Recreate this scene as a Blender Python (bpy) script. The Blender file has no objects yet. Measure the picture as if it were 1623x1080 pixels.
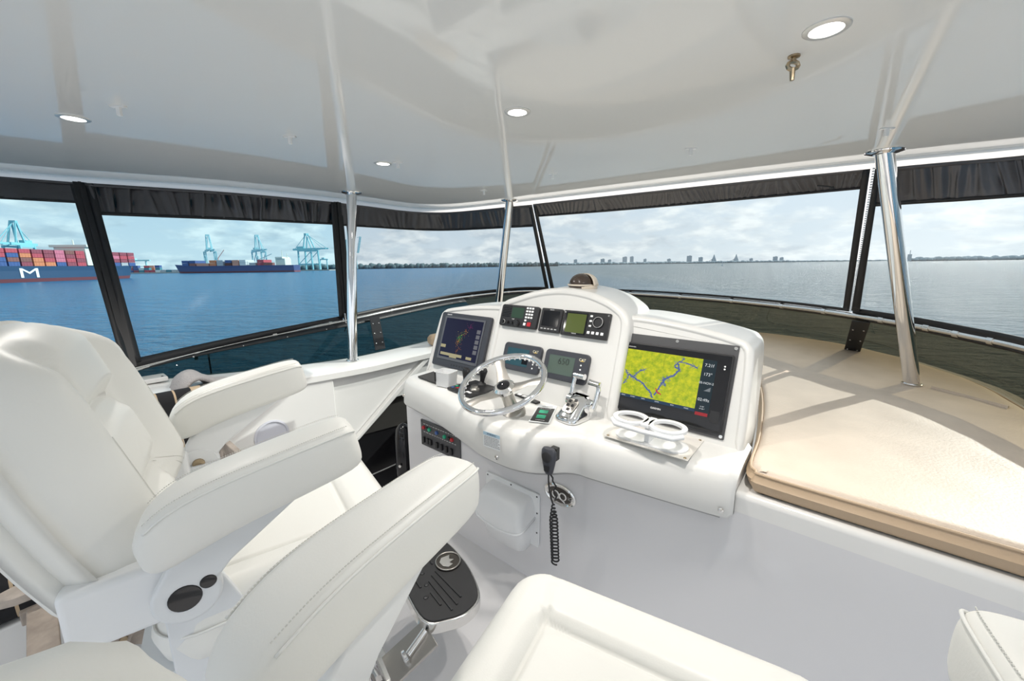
import bpy, math, random
from math import sin, cos, pi, radians as R, sqrt
from mathutils import Vector as V, Matrix as M
from mathutils import noise as mnoise
random.seed(7)
S = bpy.context.scene
COL = S.collection

# ------------------------------------------------------------------ camera, sky, sun, exposure
cd = bpy.data.cameras.new('camera'); cam = bpy.data.objects.new('camera', cd); COL.objects.link(cam)
cam.location = (0, 0, 1.6); cam.rotation_euler = (R(90 - 11.22), 0, R(39.8))
cd.sensor_width = 36; cd.lens = 36 * 630 / 1623; cd.clip_start = .02; cd.clip_end = 30000
S.camera = cam
SUN_AZ, SUN_EL, SUN_E = R(25), R(29), 8.0
SUN_DIR = V((sin(SUN_AZ) * cos(SUN_EL), cos(SUN_AZ) * cos(SUN_EL), sin(SUN_EL)))
ld = bpy.data.lights.new('sun', 'SUN'); ld.energy = SUN_E; ld.angle = R(.6); ld.color = (1, .91, .80)
sun = bpy.data.objects.new('sun', ld); COL.objects.link(sun)
sun.rotation_euler = (-SUN_DIR).to_track_quat('-Z', 'Y').to_euler()
S.view_settings.view_transform = 'Standard'; S.view_settings.look = 'None'
S.view_settings.exposure = -0.40; S.view_settings.gamma = 1; S.view_settings.use_curve_mapping = False
SKY_STRENGTH = 1.8

w = bpy.data.worlds.new('sky'); S.world = w; w.use_nodes = True
N = w.node_tree.nodes; K = w.node_tree.links; N.clear()
def wn(t, **kw):
    n = N.new(t)
    for k, v in kw.items(): setattr(n, k, v)
    return n
tc = wn('ShaderNodeTexCoord'); sep = wn('ShaderNodeSeparateXYZ'); K.new(tc.outputs['Generated'], sep.inputs[0])
ramp = wn('ShaderNodeValToRGB'); e = ramp.color_ramp.elements
e[0].position = 0.0; e[0].color = (.78, .82, .85, 1); e[1].position = .75; e[1].color = (.58, .65, .74, 1)
x_ = ramp.color_ramp.elements.new(.16); x_.color = (.60, .70, .80, 1)
K.new(sep.outputs['Z'], ramp.inputs[0])
# clouds: direction divided by height, so that they flatten towards the horizon like a real layer
zz = wn('ShaderNodeMath', operation='ADD'); zz.inputs[1].default_value = .34; K.new(sep.outputs['Z'], zz.inputs[0])
dv = wn('ShaderNodeVectorMath', operation='DIVIDE'); cb = wn('ShaderNodeCombineXYZ')
for i in range(3): K.new(zz.outputs[0], cb.inputs[i])
K.new(tc.outputs['Generated'], dv.inputs[0]); K.new(cb.outputs[0], dv.inputs[1])
nz = wn('ShaderNodeTexNoise'); nz.inputs['Scale'].default_value = 3.4; nz.inputs['Detail'].default_value = 8; nz.inputs['Roughness'].default_value = .58
K.new(dv.outputs[0], nz.inputs['Vector'])
cr = wn('ShaderNodeValToRGB'); cr.color_ramp.elements[0].position = .42; cr.color_ramp.elements[1].position = .56
K.new(nz.outputs[0], cr.inputs[0])
nz2 = wn('ShaderNodeTexNoise'); nz2.inputs['Scale'].default_value = 7.5; nz2.inputs['Detail'].default_value = 6
K.new(dv.outputs[0], nz2.inputs['Vector'])
cc = wn('ShaderNodeValToRGB'); cc.color_ramp.elements[0].position = .36; cc.color_ramp.elements[0].color = (.63, .68, .73, 1)
cc.color_ramp.elements[1].position = .60; cc.color_ramp.elements[1].color = (1.0, .99, .97, 1); K.new(nz2.outputs[0], cc.inputs[0])
mx = wn('ShaderNodeMixRGB'); K.new(cr.outputs[0], mx.inputs[0]); K.new(ramp.outputs[0], mx.inputs[1]); K.new(cc.outputs[0], mx.inputs[2])
# haze glow around the sun
dt = wn('ShaderNodeVectorMath', operation='DOT_PRODUCT'); dt.inputs[1].default_value = SUN_DIR; K.new(tc.outputs['Generated'], dt.inputs[0])
gr = wn('ShaderNodeValToRGB'); gr.color_ramp.elements[0].position = .45; gr.color_ramp.elements[0].color = (0, 0, 0, 1)
gr.color_ramp.elements[1].position = 1; gr.color_ramp.elements[1].color = (.35, .32, .28, 1); K.new(dt.outputs['Value'], gr.inputs[0])
ad = wn('ShaderNodeMixRGB', blend_type='ADD'); ad.inputs[0].default_value = 1; K.new(mx.outputs[0], ad.inputs[1]); K.new(gr.outputs[0], ad.inputs[2])
bg = wn('ShaderNodeBackground'); bg.inputs[1].default_value = SKY_STRENGTH; K.new(ad.outputs[0], bg.inputs[0])
wo = wn('ShaderNodeOutputWorld'); K.new(bg.outputs[0], wo.inputs[0])

# ------------------------------------------------------------------ materials
MATS = {}
def mat(name, col=(.8, .8, .8), rough=.5, metal=0, spec=.5, coat=0, bump=0, bscale=60, var=0, vscale=8, emit=None, es=1, detail=4, stretch=None):
    if name in MATS: return MATS[name]
    m = bpy.data.materials.new(name); m.use_nodes = True; nt = m.node_tree; b = nt.nodes['Principled BSDF']
    b.inputs['Base Color'].default_value = (*col, 1); b.inputs['Roughness'].default_value = rough; b.inputs['Metallic'].default_value = metal
    b.inputs['Specular IOR Level'].default_value = spec; b.inputs['Coat Weight'].default_value = coat; b.inputs['Coat Roughness'].default_value = .03
    if emit: b.inputs['Emission Color'].default_value = (*emit, 1); b.inputs['Emission Strength'].default_value = es
    if bump or var:
        t = nt.nodes.new('ShaderNodeTexCoord'); src = t.outputs['Object']
        if stretch:
            mp = nt.nodes.new('ShaderNodeMapping'); mp.inputs['Scale'].default_value = stretch
            nt.links.new(src, mp.inputs[0]); src = mp.outputs[0]
    if bump:
        n = nt.nodes.new('ShaderNodeTexNoise'); n.inputs['Scale'].default_value = bscale; n.inputs['Detail'].default_value = detail
        bp = nt.nodes.new('ShaderNodeBump'); bp.inputs['Strength'].default_value = bump; bp.inputs['Distance'].default_value = .01
        nt.links.new(src, n.inputs['Vector']); nt.links.new(n.outputs[0], bp.inputs['Height']); nt.links.new(bp.outputs[0], b.inputs['Normal'])
    if var:
        n = nt.nodes.new('ShaderNodeTexNoise'); n.inputs['Scale'].default_value = vscale; n.inputs['Detail'].default_value = 5
        r = nt.nodes.new('ShaderNodeValToRGB'); r.color_ramp.elements[0].position = .3; r.color_ramp.elements[1].position = .7
        r.color_ramp.elements[0].color = (*[c * (1 - var) for c in col], 1); r.color_ramp.elements[1].color = (*[min(1, c * (1 + var * .5)) for c in col], 1)
        nt.links.new(src, n.inputs['Vector']); nt.links.new(n.outputs[0], r.inputs[0]); nt.links.new(r.outputs[0], b.inputs['Base Color'])
    MATS[name] = m; return m

def clear(name, tint, gloss=.06, rough=.03, veil=0, veilcol=(.9, .93, .95)):
    m = bpy.data.materials.new(name); m.use_nodes = True; nt = m.node_tree; nt.nodes.clear(); n = nt.nodes.new; k = nt.links.new
    tr = n('ShaderNodeBsdfTransparent'); tr.inputs[0].default_value = (*tint, 1)
    gl = n('ShaderNodeBsdfGlossy'); gl.inputs['Roughness'].default_value = rough
    fr = n('ShaderNodeLayerWeight'); fr.inputs[0].default_value = .5            # facing term is the same from both sides of a thin sheet
    pw = n('ShaderNodeMath'); pw.operation = 'POWER'; pw.inputs[1].default_value = 4; k(fr.outputs['Facing'], pw.inputs[0])
    mu = n('ShaderNodeMath'); mu.operation = 'MULTIPLY_ADD'; mu.inputs[1].default_value = .28; mu.inputs[2].default_value = gloss; k(pw.outputs[0], mu.inputs[0]); mu.use_clamp = True
    mi = n('ShaderNodeMixShader'); k(mu.outputs[0], mi.inputs[0]); k(tr.outputs[0], mi.inputs[1]); k(gl.outputs[0], mi.inputs[2])
    out = n('ShaderNodeOutputMaterial'); last = mi
    if veil:
        tl = n('ShaderNodeBsdfTranslucent'); tl.inputs[0].default_value = (*veilcol, 1)
        t = n('ShaderNodeTexCoord'); ns = n('ShaderNodeTexNoise'); ns.inputs['Scale'].default_value = 2.2; ns.inputs['Detail'].default_value = 5
        mr = n('ShaderNodeMapRange'); mr.inputs[1].default_value = .3; mr.inputs[2].default_value = .75; mr.inputs[3].default_value = veil * .5; mr.inputs[4].default_value = veil * 1.6
        k(t.outputs['Object'], ns.inputs['Vector']); k(ns.outputs[0], mr.inputs[0])
        m2 = n('ShaderNodeMixShader'); k(mr.outputs[0], m2.inputs[0]); k(mi.outputs[0], m2.inputs[1]); k(tl.outputs[0], m2.inputs[2]); last = m2
    k(last.outputs[0], out.inputs[0]); MATS[name] = m; return m

GEL = mat('gelcoat', (.77, .765, .75), .22, spec=.5, coat=.3)
GELC = mat('gelcoat_console', (.74, .735, .715), .32, coat=.15)
GELW = mat('gelcoat_wall', (.70, .695, .71), .16, coat=.5)
SOFF = mat('gelcoat_soffit', (.93, .93, .915), .05, spec=.5)
TRIMW = mat('white_trim', (.93, .93, .93), .4)
FLOORM = mat('deck_nonskid', (.66, .655, .665), .5, bump=.1, bscale=400)
LEA = mat('white_vinyl_upholstery', (.79, .785, .75), .42, bump=.03, bscale=300, detail=2)
PIPE = mat('white_piping', (.80, .80, .77), .45)
THREAD = mat('stitch_thread', (.66, .65, .61), .8)
PLW = mat('white_plastic', (.82, .83, .84), .35)
PLG = mat('grey_white_plastic', (.72, .74, .76), .4)
CHR = mat('chrome', (.86, .86, .87), .06, 1)
STEEL = mat('polished_steel', (.78, .77, .75), .14, 1)
BRUSH = mat('brushed_steel', (.46, .44, .41), .32, 1, bump=.04, bscale=300)
BLK = mat('black_plastic', (.018, .018, .02), .4)
BLKG = mat('black_gloss', (.008, .008, .01), .08)
DGREY = mat('dark_grey_plastic', (.045, .048, .06), .45, bump=.05, bscale=500)
DGREY2 = mat('charcoal_metal', (.07, .07, .075), .5, bump=.05, bscale=600)
RUB = mat('black_rubber', (.02, .02, .022), .6)
VINB = mat('black_valance_vinyl', (.075, .07, .075), .30, spec=.7, bump=.12, bscale=60)
VINH = mat('black_binding', (.014, .014, .016), .5)
CANV = mat('beige_sunpad_vinyl', (.66, .555, .455), .5, bump=.12, bscale=120, var=.10, vscale=5)
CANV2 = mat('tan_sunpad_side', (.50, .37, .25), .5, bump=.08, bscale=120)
BEIGE = mat('beige_stripe_cloth', (.50, .38, .25), .85, bump=.2, bscale=500)
BLKC = mat('black_stripe_cloth', (.012, .012, .014), .9)
TEAK = mat('weathered_teak', (.42, .36, .31), .75, bump=.35, bscale=40, var=.35, vscale=14, stretch=(1, 1, 1))
FLEECE = mat('grey_fleece', (.44, .42, .42), .95, bump=.6, bscale=180)
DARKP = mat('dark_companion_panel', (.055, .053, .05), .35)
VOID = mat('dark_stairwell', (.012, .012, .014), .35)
RED = mat('red_button', (.5, .02, .03), .4)
GRN = mat('green_button', (.02, .40, .22), .4)
BLU = mat('blue_button', (.05, .12, .35), .4)
WHT = mat('white_print', (.92, .92, .92), .6)
CREAM = mat('cream_plastic', (.80, .70, .58), .4)
PAPER = mat('white_label_paper', (.80, .82, .83), .6)
LCD = mat('lcd_green_grey', (.09, .125, .105), .15, spec=.6)
LCDT = mat('lcd_teal', (.03, .085, .11), .12, spec=.7)
LCDY = mat('lcd_olive', (.26, .31, .14), .15, spec=.6)
VINYL = [clear('clear_vinyl_port', (.49, .68, .745), .008, .18, .014), clear('clear_vinyl_forward', (.555, .625, .66), .042, .12, .03)]
ACR = [clear('smoked_acrylic_port', (.065, .12, .12), .012, .02), clear('smoked_acrylic_forward', (.125, .112, .074), .015, .02)]
def emis(name, c, s=1):
    if name in MATS: return MATS[name]
    m = bpy.data.materials.new(name); m.use_nodes = True; b = m.node_tree.nodes['Principled BSDF']
    b.inputs['Base Color'].default_value = (.01, .01, .01, 1); b.inputs['Roughness'].default_value = .25; b.inputs['Specular IOR Level'].default_value = .2
    b.inputs['Emission Color'].default_value = (*c, 1); b.inputs['Emission Strength'].default_value = s; MATS[name] = m; return m

# ------------------------------------------------------------------ mesh builder
class MB:
    def __init__(s): s.v = []; s.f = []; s.mi = []; s.mats = []; s.cur = 0; s.T = M.Identity(4)
    def use(s, m):
        if m not in s.mats: s.mats.append(m)
        s.cur = s.mats.index(m); return s
    def add(s, vs, fs):
        o = len(s.v); s.v += [s.T @ V(p) for p in vs]
        for f in fs: s.f.append([i + o for i in f]); s.mi.append(s.cur)
        return s
    def box(s, c, d, rot=None):
        x, y, z = d[0] / 2, d[1] / 2, d[2] / 2
        vs = [V((i * x, j * y, k * z)) for k in (-1, 1) for j in (-1, 1) for i in (-1, 1)]
        if rot is not None: vs = [rot @ p for p in vs]
        return s.add([p + V(c) for p in vs], [(0, 2, 3, 1), (4, 5, 7, 6), (0, 1, 5, 4), (2, 6, 7, 3), (0, 4, 6, 2), (1, 3, 7, 5)])
    def bar(s, a, b, wd, th, up=(0, 0, 1)):
        a, b = V(a), V(b); d = b - a; L = d.length; d.normalize(); u = V(up); sd = d.cross(u)
        if sd.length < 1e-5: sd = d.cross(V((1, 0, 0)))
        sd.normalize(); u = sd.cross(d); r = M((sd, d, u)).transposed()
        return s.box((a + b) / 2, (wd, L, th), r)
    def tube(s, pts, r, seg=10, closed=False, cap=True):
        pts = [V(p) for p in pts]; n = len(pts); rs = r if isinstance(r, (list, tuple)) else [r] * n
        vs = []; fs = []; prev = None
        for i, p in enumerate(pts):
            if closed: t = pts[(i + 1) % n] - pts[i - 1]
            else: t = pts[min(i + 1, n - 1)] - pts[max(i - 1, 0)]
            t.normalize()
            if prev is None:
                a = t.cross(V((0, 0, 1)))
                if a.length < .05: a = t.cross(V((1, 0, 0)))
            else: a = prev - t * prev.dot(t)
            a.normalize(); prev = a; b = t.cross(a)
            vs += [p + (a * cos(2 * pi * k / seg) + b * sin(2 * pi * k / seg)) * rs[i] for k in range(seg)]
        m = n if closed else n - 1
        for i in range(m):
            for k in range(seg):
                i2 = (i + 1) % n
                fs.append((i * seg + k, i * seg + (k + 1) % seg, i2 * seg + (k + 1) % seg, i2 * seg + k))
        if not closed and cap:
            fs.append(tuple(range(seg - 1, -1, -1))); fs.append(tuple((n - 1) * seg + k for k in range(seg)))
        return s.add(vs, fs)
    def lathe(s, prof, c=(0, 0, 0), ax=(0, 0, 1), seg=24, sx=1, sy=1):
        q = V((0, 0, 1)).rotation_difference(V(ax)).to_matrix(); vs = []; fs = []; n = len(prof)
        for r, z in prof: vs += [V(c) + q @ V((r * cos(2 * pi * k / seg) * sx, r * sin(2 * pi * k / seg) * sy, z)) for k in range(seg)]
        for i in range(n - 1):
            for k in range(seg): fs.append((i * seg + k, i * seg + (k + 1) % seg, (i + 1) * seg + (k + 1) % seg, (i + 1) * seg + k))
        if prof[0][0] > 1e-4: fs.append(tuple(range(seg - 1, -1, -1)))
        if prof[-1][0] > 1e-4: fs.append(tuple((n - 1) * seg + k for k in range(seg)))
        return s.add(vs, fs)
    def prism(s, poly, off):
        n = len(poly); a = [V(p) for p in poly]; off = V(off)
        nrm = V((0, 0, 0))
        for i in range(n): nrm += a[i].cross(a[(i + 1) % n])
        if nrm.dot(off) < 0: a.reverse()
        return s.add(a + [p + off for p in a], [tuple(range(n - 1, -1, -1)), tuple(range(n, 2 * n))] + [(i, (i + 1) % n, n + (i + 1) % n, n + i) for i in range(n)])
    def loft(s, rings, cap=True, closed=True):
        n = len(rings[0]); vs = [p for r in rings for p in r]; fs = []
        for i in range(len(rings) - 1):
            for k in range(n if closed else n - 1):
                fs.append((i * n + k, i * n + (k + 1) % n, (i + 1) * n + (k + 1) % n, (i + 1) * n + k))
        if cap and closed: fs.append(tuple(range(n - 1, -1, -1))); fs.append(tuple((len(rings) - 1) * n + k for k in range(n)))
        return s.add(vs, fs)
    def grid(s, nu, nv, fn):
        vs = [fn(i / (nu - 1), j / (nv - 1)) for j in range(nv) for i in range(nu)]
        return s.add(vs, [(j * nu + i, j * nu + i + 1, (j + 1) * nu + i + 1, (j + 1) * nu + i) for j in range(nv - 1) for i in range(nu - 1)])
    def ball(s, c, r, seg=10, ring=6, sc=(1, 1, 1)):
        vs = [V(c) + V((0, 0, -r * sc[2]))]; fs = []
        for j in range(1, ring):
            t = -pi / 2 + pi * j / ring
            vs += [V(c) + V((r * cos(t) * cos(2 * pi * k / seg) * sc[0], r * cos(t) * sin(2 * pi * k / seg) * sc[1], r * sin(t) * sc[2])) for k in range(seg)]
        vs.append(V(c) + V((0, 0, r * sc[2]))); L = len(vs) - 1
        for k in range(seg):
            k2 = (k + 1) % seg; fs.append((0, 1 + k2, 1 + k)); fs.append((L, 1 + (ring - 2) * seg + k, 1 + (ring - 2) * seg + k2))
            for j in range(ring - 2): fs.append((1 + j * seg + k, 1 + j * seg + k2, 1 + (j + 1) * seg + k2, 1 + (j + 1) * seg + k))
        return s.add(vs, fs)
    def cushion(s, outline, z0, z1, er, top=None, inner=22, bulge=0):
        # outline: list of (x, y) counter-clockwise; rounded edges of radius er, then a top surface z1 + top(x, y)
        n = len(outline); o = [V((p[0], p[1])) for p in outline]
        a = sum(o[i].x * o[(i + 1) % n].y - o[(i + 1) % n].x * o[i].y for i in range(n))
        if a < 0: o.reverse()
        nr = []
        for i in range(n):
            t = (o[(i + 1) % n] - o[i - 1]).normalized(); nr.append(V((-t.y, t.x)))
        c = sum(o, V((0, 0))) / n
        rings = []
        def ring(d, z, f=None): rings.append([V((*(o[i] + nr[i] * d), z)) for i in range(n)])
        ring(er * .8, z0); ring(er * .25, z0 + er * .1); ring(0, z0 + er * .45); ring(-bulge, (z0 + z1) / 2)
        st = 6
        for k in range(st + 1):
            t = k / st * pi / 2
            d = er * (1 - cos(t)); z = z1 - er + er * sin(t)
            rings.append([V((*(o[i] + nr[i] * d), z + ((top(o[i] + nr[i] * d) if top else 0) * sin(t)))) for i in range(n)])
        base = [o[i] + nr[i] * er for i in range(n)]
        for k in range(1, inner + 1):
            t = k / inner * .985
            q = [b.lerp(c, t) for b in base]
            rings.append([V((p.x, p.y, z1 + (top(p) if top else 0))) for p in q])
        return s.loft(rings)
    def build(s, name, m=None, parent=None, smooth=35, bevel=0, seg=2, mw=None, sub=0):
        me = bpy.data.meshes.new(name); me.from_pydata([tuple(p) for p in s.v], [], s.f); me.update()
        for q in (s.mats if s.mats else [m or GEL]): me.materials.append(q)
        if s.mats: me.polygons.foreach_set('material_index', s.mi)
        if smooth:
            me.polygons.foreach_set('use_smooth', [True] * len(me.polygons))
            if smooth < 180: me.set_sharp_from_angle(angle=R(smooth))
        o = bpy.data.objects.new(name, me); COL.objects.link(o)
        if parent: o.parent = parent
        if mw is not None: o.matrix_world = mw
        if bevel:
            b = o.modifiers.new('bevel', 'BEVEL'); b.width = bevel; b.segments = seg; b.limit_method = 'ANGLE'; b.angle_limit = R(40)
            if smooth and hasattr(b, 'harden_normals'): b.harden_normals = True
        if sub:
            q = o.modifiers.new('sub', 'SUBSURF'); q.levels = sub; q.render_levels = sub
        return o

def tag(o, label=None, cat=None, group=None, kind=None):
    if label: o['label'] = label
    if cat: o['category'] = cat
    if group: o['group'] = group
    if kind: o['kind'] = kind
    return o
def thing(name, label, cat, mw=None, group=None, kind=None):
    o = bpy.data.objects.new(name, None); COL.objects.link(o); o.empty_display_size = .05
    o.matrix_world = mw if mw is not None else M.Identity(4)
    return tag(o, label, cat, group, kind)
def at(x, y, z, rz=0): return M.Translation((x, y, z)) @ M.Rotation(rz, 4, 'Z')
def struct(o): o['kind'] = 'structure'; return o
def stuff(o): o['kind'] = 'stuff'; return o
def copy_tree(o, parent=None):
    c = o.copy(); COL.objects.link(c)
    if parent: c.parent = parent
    for ch in o.children: copy_tree(ch, c)
    return c
def text(body, size, m, parent, T, name='lettering', depth=.0004, align='CENTER', sx=1):
    cu = bpy.data.curves.new(name, 'FONT'); cu.body = body; cu.size = size; cu.extrude = depth; cu.align_x = align; cu.align_y = 'CENTER'
    o = bpy.data.objects.new(name, cu); COL.objects.link(o)
    dg = bpy.context.evaluated_depsgraph_get(); me = bpy.data.meshes.new_from_object(o.evaluated_get(dg)); me.materials.clear(); me.materials.append(m)
    bpy.data.objects.remove(o); bpy.data.curves.remove(cu)
    o = bpy.data.objects.new(name, me); COL.objects.link(o)
    if parent: o.parent = parent
    o.matrix_local = T @ M.Diagonal((sx, 1, 1, 1)); return o
def rrect(x0, x1, y0, y1, r, n=5):
    p = []
    for cx, cy, a in ((x1 - r, y0 + r, -90), (x1 - r, y1 - r, 0), (x0 + r, y1 - r, 90), (x0 + r, y0 + r, 180)):
        for k in range(n + 1): t = R(a + 90 * k / n); p.append((cx + r * cos(t), cy + r * sin(t)))
    return p
def dense(poly, step):
    out = []
    for i in range(len(poly)):
        a, b = V(poly[i]), V(poly[(i + 1) % len(poly)]); k = max(1, int((b - a).length / step))
        out += [tuple(a.lerp(b, j / k)) for j in range(k)]
    return out
def smoothpoly(pts, n=6, closed=False):
    # Catmull-Rom through the points
    P = [V(p) for p in pts]; out = []; L = len(P)
    for i in range(L if closed else L - 1):
        g = lambda j: P[j % L] if closed else P[max(0, min(L - 1, j))]
        a, b, c, d = g(i - 1), g(i), g(i + 1), g(i + 2)
        for k in range(n):
            t = k / n
            out.append(.5 * ((2 * b) + (c - a) * t + (2 * a - 5 * b + 4 * c - d) * t * t + (3 * b - a - 3 * c + d) * t ** 3))
    if not closed: out.append(P[-1])
    return out
def resample(pts, n):
    P = [V(p) for p in pts]; d = [0]
    for i in range(1, len(P)): d.append(d[-1] + (P[i] - P[i - 1]).length)
    out = []; j = 0
    for k in range(n):
        s = d[-1] * k / (n - 1)
        while j < len(P) - 2 and d[j + 1] < s: j += 1
        t = (s - d[j]) / max(1e-9, d[j + 1] - d[j]); out.append(P[j].lerp(P[j + 1], min(1, t)))
    return out

FLOOR = .10; ROOF = 2.05; WALLY = 1.33
# ------------------------------------------------------------------ the setting: roof
roof_pts = [(-3.5, -1.6), (-3.47, -.9), (-3.4, -.3), (-3.27, .22), (-3.05, .68), (-2.95, 1.0), (-2.9, 1.4), (-2.9, 1.75), (-2.92, 2.05), (-2.86, 2.28), (-2.62, 2.42),
            (-2.1, 2.46), (-1.5, 2.47), (-.9, 2.49), (-.4, 2.51), (.06, 2.55), (.5, 2.62), (.9, 2.62), (1.25, 2.4), (1.45, 1.9), (1.5, 1.0), (1.52, -.5), (1.5, -1.6)]
roof = [tuple(p) for p in smoothpoly([(*p, 0) for p in roof_pts], 5)]
b = MB(); b.prism([(p[0], p[1], ROOF) for p in roof], (0, 0, .07)); struct(b.build('ceiling', SOFF, bevel=.0))
# white PVC awning track along the roof edge: a thin sheet that lets daylight through
TRK = bpy.data.materials.new('white_pvc_track'); TRK.use_nodes = True; nt = TRK.node_tree; nt.nodes.clear()
d_ = nt.nodes.new('ShaderNodeBsdfDiffuse'); d_.inputs[0].default_value = (.9, .9, .9, 1); tl_ = nt.nodes.new('ShaderNodeBsdfTranslucent'); tl_.inputs[0].default_value = (.9, .9, .9, 1)
mx_ = nt.nodes.new('ShaderNodeMixShader'); mx_.inputs[0].default_value = .5; nt.links.new(d_.outputs[0], mx_.inputs[1]); nt.links.new(tl_.outputs[0], mx_.inputs[2])
o_ = nt.nodes.new('ShaderNodeOutputMaterial'); nt.links.new(mx_.outputs[0], o_.inputs[0])
b = MB(); rings = []
for i, p in enumerate(roof):
    p = V(p); t = V(roof[min(i + 1, len(roof) - 1)]) - V(roof[max(i - 1, 0)]); t.z = 0; t.normalize(); nn = V((-t.y, t.x, 0))   # outward
    q = V((p.x, p.y, ROOF)); rings.append([q + nn * a + V((0, 0, c)) for a, c in ((-.016, .002), (-.017, -.012), (-.014, -.026), (-.006, -.036))])
b.loft(rings, closed=False); struct(b.build('trim_1', TRK, smooth=180))
# floor, walls
b = MB(); b.box((-.7, -3.35, FLOOR - .03), (5.6, 11.7, .06)); struct(b.build('floor', FLOORM))  # aft end lies out of view, lengthened to bounce light onto the ceiling

# deck edge outside the pads, also the foot of the smoked windscreen
sill_ctrl = [(-2.74, -1.4, 1.0), (-2.74, -.4, 1.0), (-2.72, .2, 1.0), (-2.67, .5, .985), (-2.61, .85, .965), (-2.58, 1.3, .945), (-2.585, 1.6, .945), (-2.62, 2.05, .95), (-2.72, 2.7, .955),
             (-2.66, 3.2, .96), (-2.4, 3.65, .965), (-1.9, 4.0, .97), (-1.15, 4.09, .975), (-.53, 4.02, .975), (-.08, 3.93, .97), (.29, 3.70, .965), (.5, 3.40, .96), (.65, 3.09, .955), (.71, 2.70, .95), (.79, 2.2, .94), (.84, 1.6, .93), (.85, .6, .93)]
sill = smoothpoly(sill_ctrl, 6)
rail_ctrl = [(-2.35, -1.2, 1.03), (-2.5, -.3, 1.05), (-2.60, .08, 1.065), (-2.69, .31, 1.08), (-2.828, .672, 1.10), (-2.895, 1.137, 1.13), (-2.90, 1.515, 1.16), (-3.01, 2.18, 1.20), (-3.03, 2.839, 1.24), (-2.769, 3.416, 1.28),
             (-2.3, 3.78, 1.285), (-1.698, 3.95, 1.28), (-.939, 3.84, 1.28), (-.341, 3.531, 1.28), (.021, 3.222, 1.28), (.32, 2.99, 1.265), (.475, 2.86, 1.25), (.615, 2.659, 1.24), (.74, 2.3, 1.22), (.8, 1.7, 1.2), (.81, .8, 1.18)]
rail = smoothpoly(rail_ctrl, 6)

# foredeck moulding under the sunpads
b = MB()
deck = [(-2.34, 2.55), (-1.93, 2.55), (-1.93, WALLY), (.85, WALLY)] + [(p.x, p.y) for p in reversed(sill) if p.y > 1.45 and p.x > -2.62 and not (p.x < -2.3 and p.y < 2.6)]
b.prism([(x, y, .80) for x, y in deck], (0, 0, .085)); struct(b.build('trim_2', GEL, bevel=.02, seg=3))
# low bulwark between deck and windscreen foot
b = MB(); rg = []
fs_ = [p for p in sill if p.y > 1.3 and p.x > -2.56 or (p.y > 2.3)]
for i, p in enumerate(fs_):
    t = fs_[min(i + 1, len(fs_) - 1)] - fs_[max(i - 1, 0)]; t.z = 0; t.normalize(); nn = V((-t.y, t.x, 0))
    rg.append([V((p.x, p.y, .70)) - nn * .03, V((p.x, p.y, .70)) + nn * .06, p + nn * .06 + V((0, 0, -.02)), p + nn * .045, p - nn * .025, p - nn * .03 + V((0, 0, -.01))])
b.loft(rg); struct(b.build('trim_3', GEL, smooth=40))
# front cockpit wall below the sunpad and the helm
b = MB(); b.box(((-1.93 + 1.6) / 2, WALLY + .04, (FLOOR + .845) / 2), (3.53, .0794, .845 - FLOOR)); struct(b.build('wall_front', GELW))
# port coaming: inner face with a raised panel cut off along the stair
XI = -2.34
b = MB()
aft = [(-1.5, FLOOR), (1.10, FLOOR), (1.215, .455), (1.10, .46), (1.10, .93), (-1.5, .97)]
b.prism([(XI, y, z) for y, z in aft], (-.10, 0, 0))
struct(b.build('wall_left', GEL, bevel=.008))
b = MB()
pan = [(1.10, .475), (1.225, .455), (1.62, .74), (1.88, .925), (1.10, .925)]
b.prism([(XI - .035, y, z) for y, z in pan], (-.06, 0, 0))
lip = [(1.19, .44), (1.235, .445), (1.64, .735), (1.92, .935), (1.86, .935), (1.60, .755)]
b.prism([(XI + .0, y, z) for y, z in lip], (-.09, 0, 0)); struct(b.build('trim_4', GEL, bevel=.006))
# coaming top
b = MB(); rg = []
cs = [p for p in sill if p.x < -2.5 and p.y < 2.75]
for p in cs:
    x1 = XI + .012 - (.0 if p.y < 2.0 else (p.y - 2.0) * .1)
    rg.append([V((p.x - .05, p.y, p.z - .30)), V((p.x - .05, p.y, p.z - .02)), V((p.x - .03, p.y, p.z)), V((x1 - .03, p.y, p.z - .005)), V((x1, p.y, p.z - .02)), V((x1, p.y, p.z - .055)), V((x1 - .06, p.y, p.z - .055)), V((x1 - .06, p.y, p.z - .30))])
b.loft(rg); struct(b.build('trim_5', GEL, smooth=30))
# stair opening: dark side lining, back panel and well
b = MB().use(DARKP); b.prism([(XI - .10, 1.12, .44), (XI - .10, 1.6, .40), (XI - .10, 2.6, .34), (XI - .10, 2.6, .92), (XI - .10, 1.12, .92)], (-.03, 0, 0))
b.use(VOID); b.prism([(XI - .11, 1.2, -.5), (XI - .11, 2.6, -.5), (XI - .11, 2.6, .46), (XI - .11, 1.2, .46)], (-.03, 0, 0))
b.box((-2.12, 2.58, .2), (.5, .04, 1.4)); b.box((-1.91, 1.98, .2), (.03, 1.2, 1.3)); b.box((-2.12, 1.9, .12), (.5, 1.3, .04)); struct(b.build('wall_stairwell', DARKP))

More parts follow.
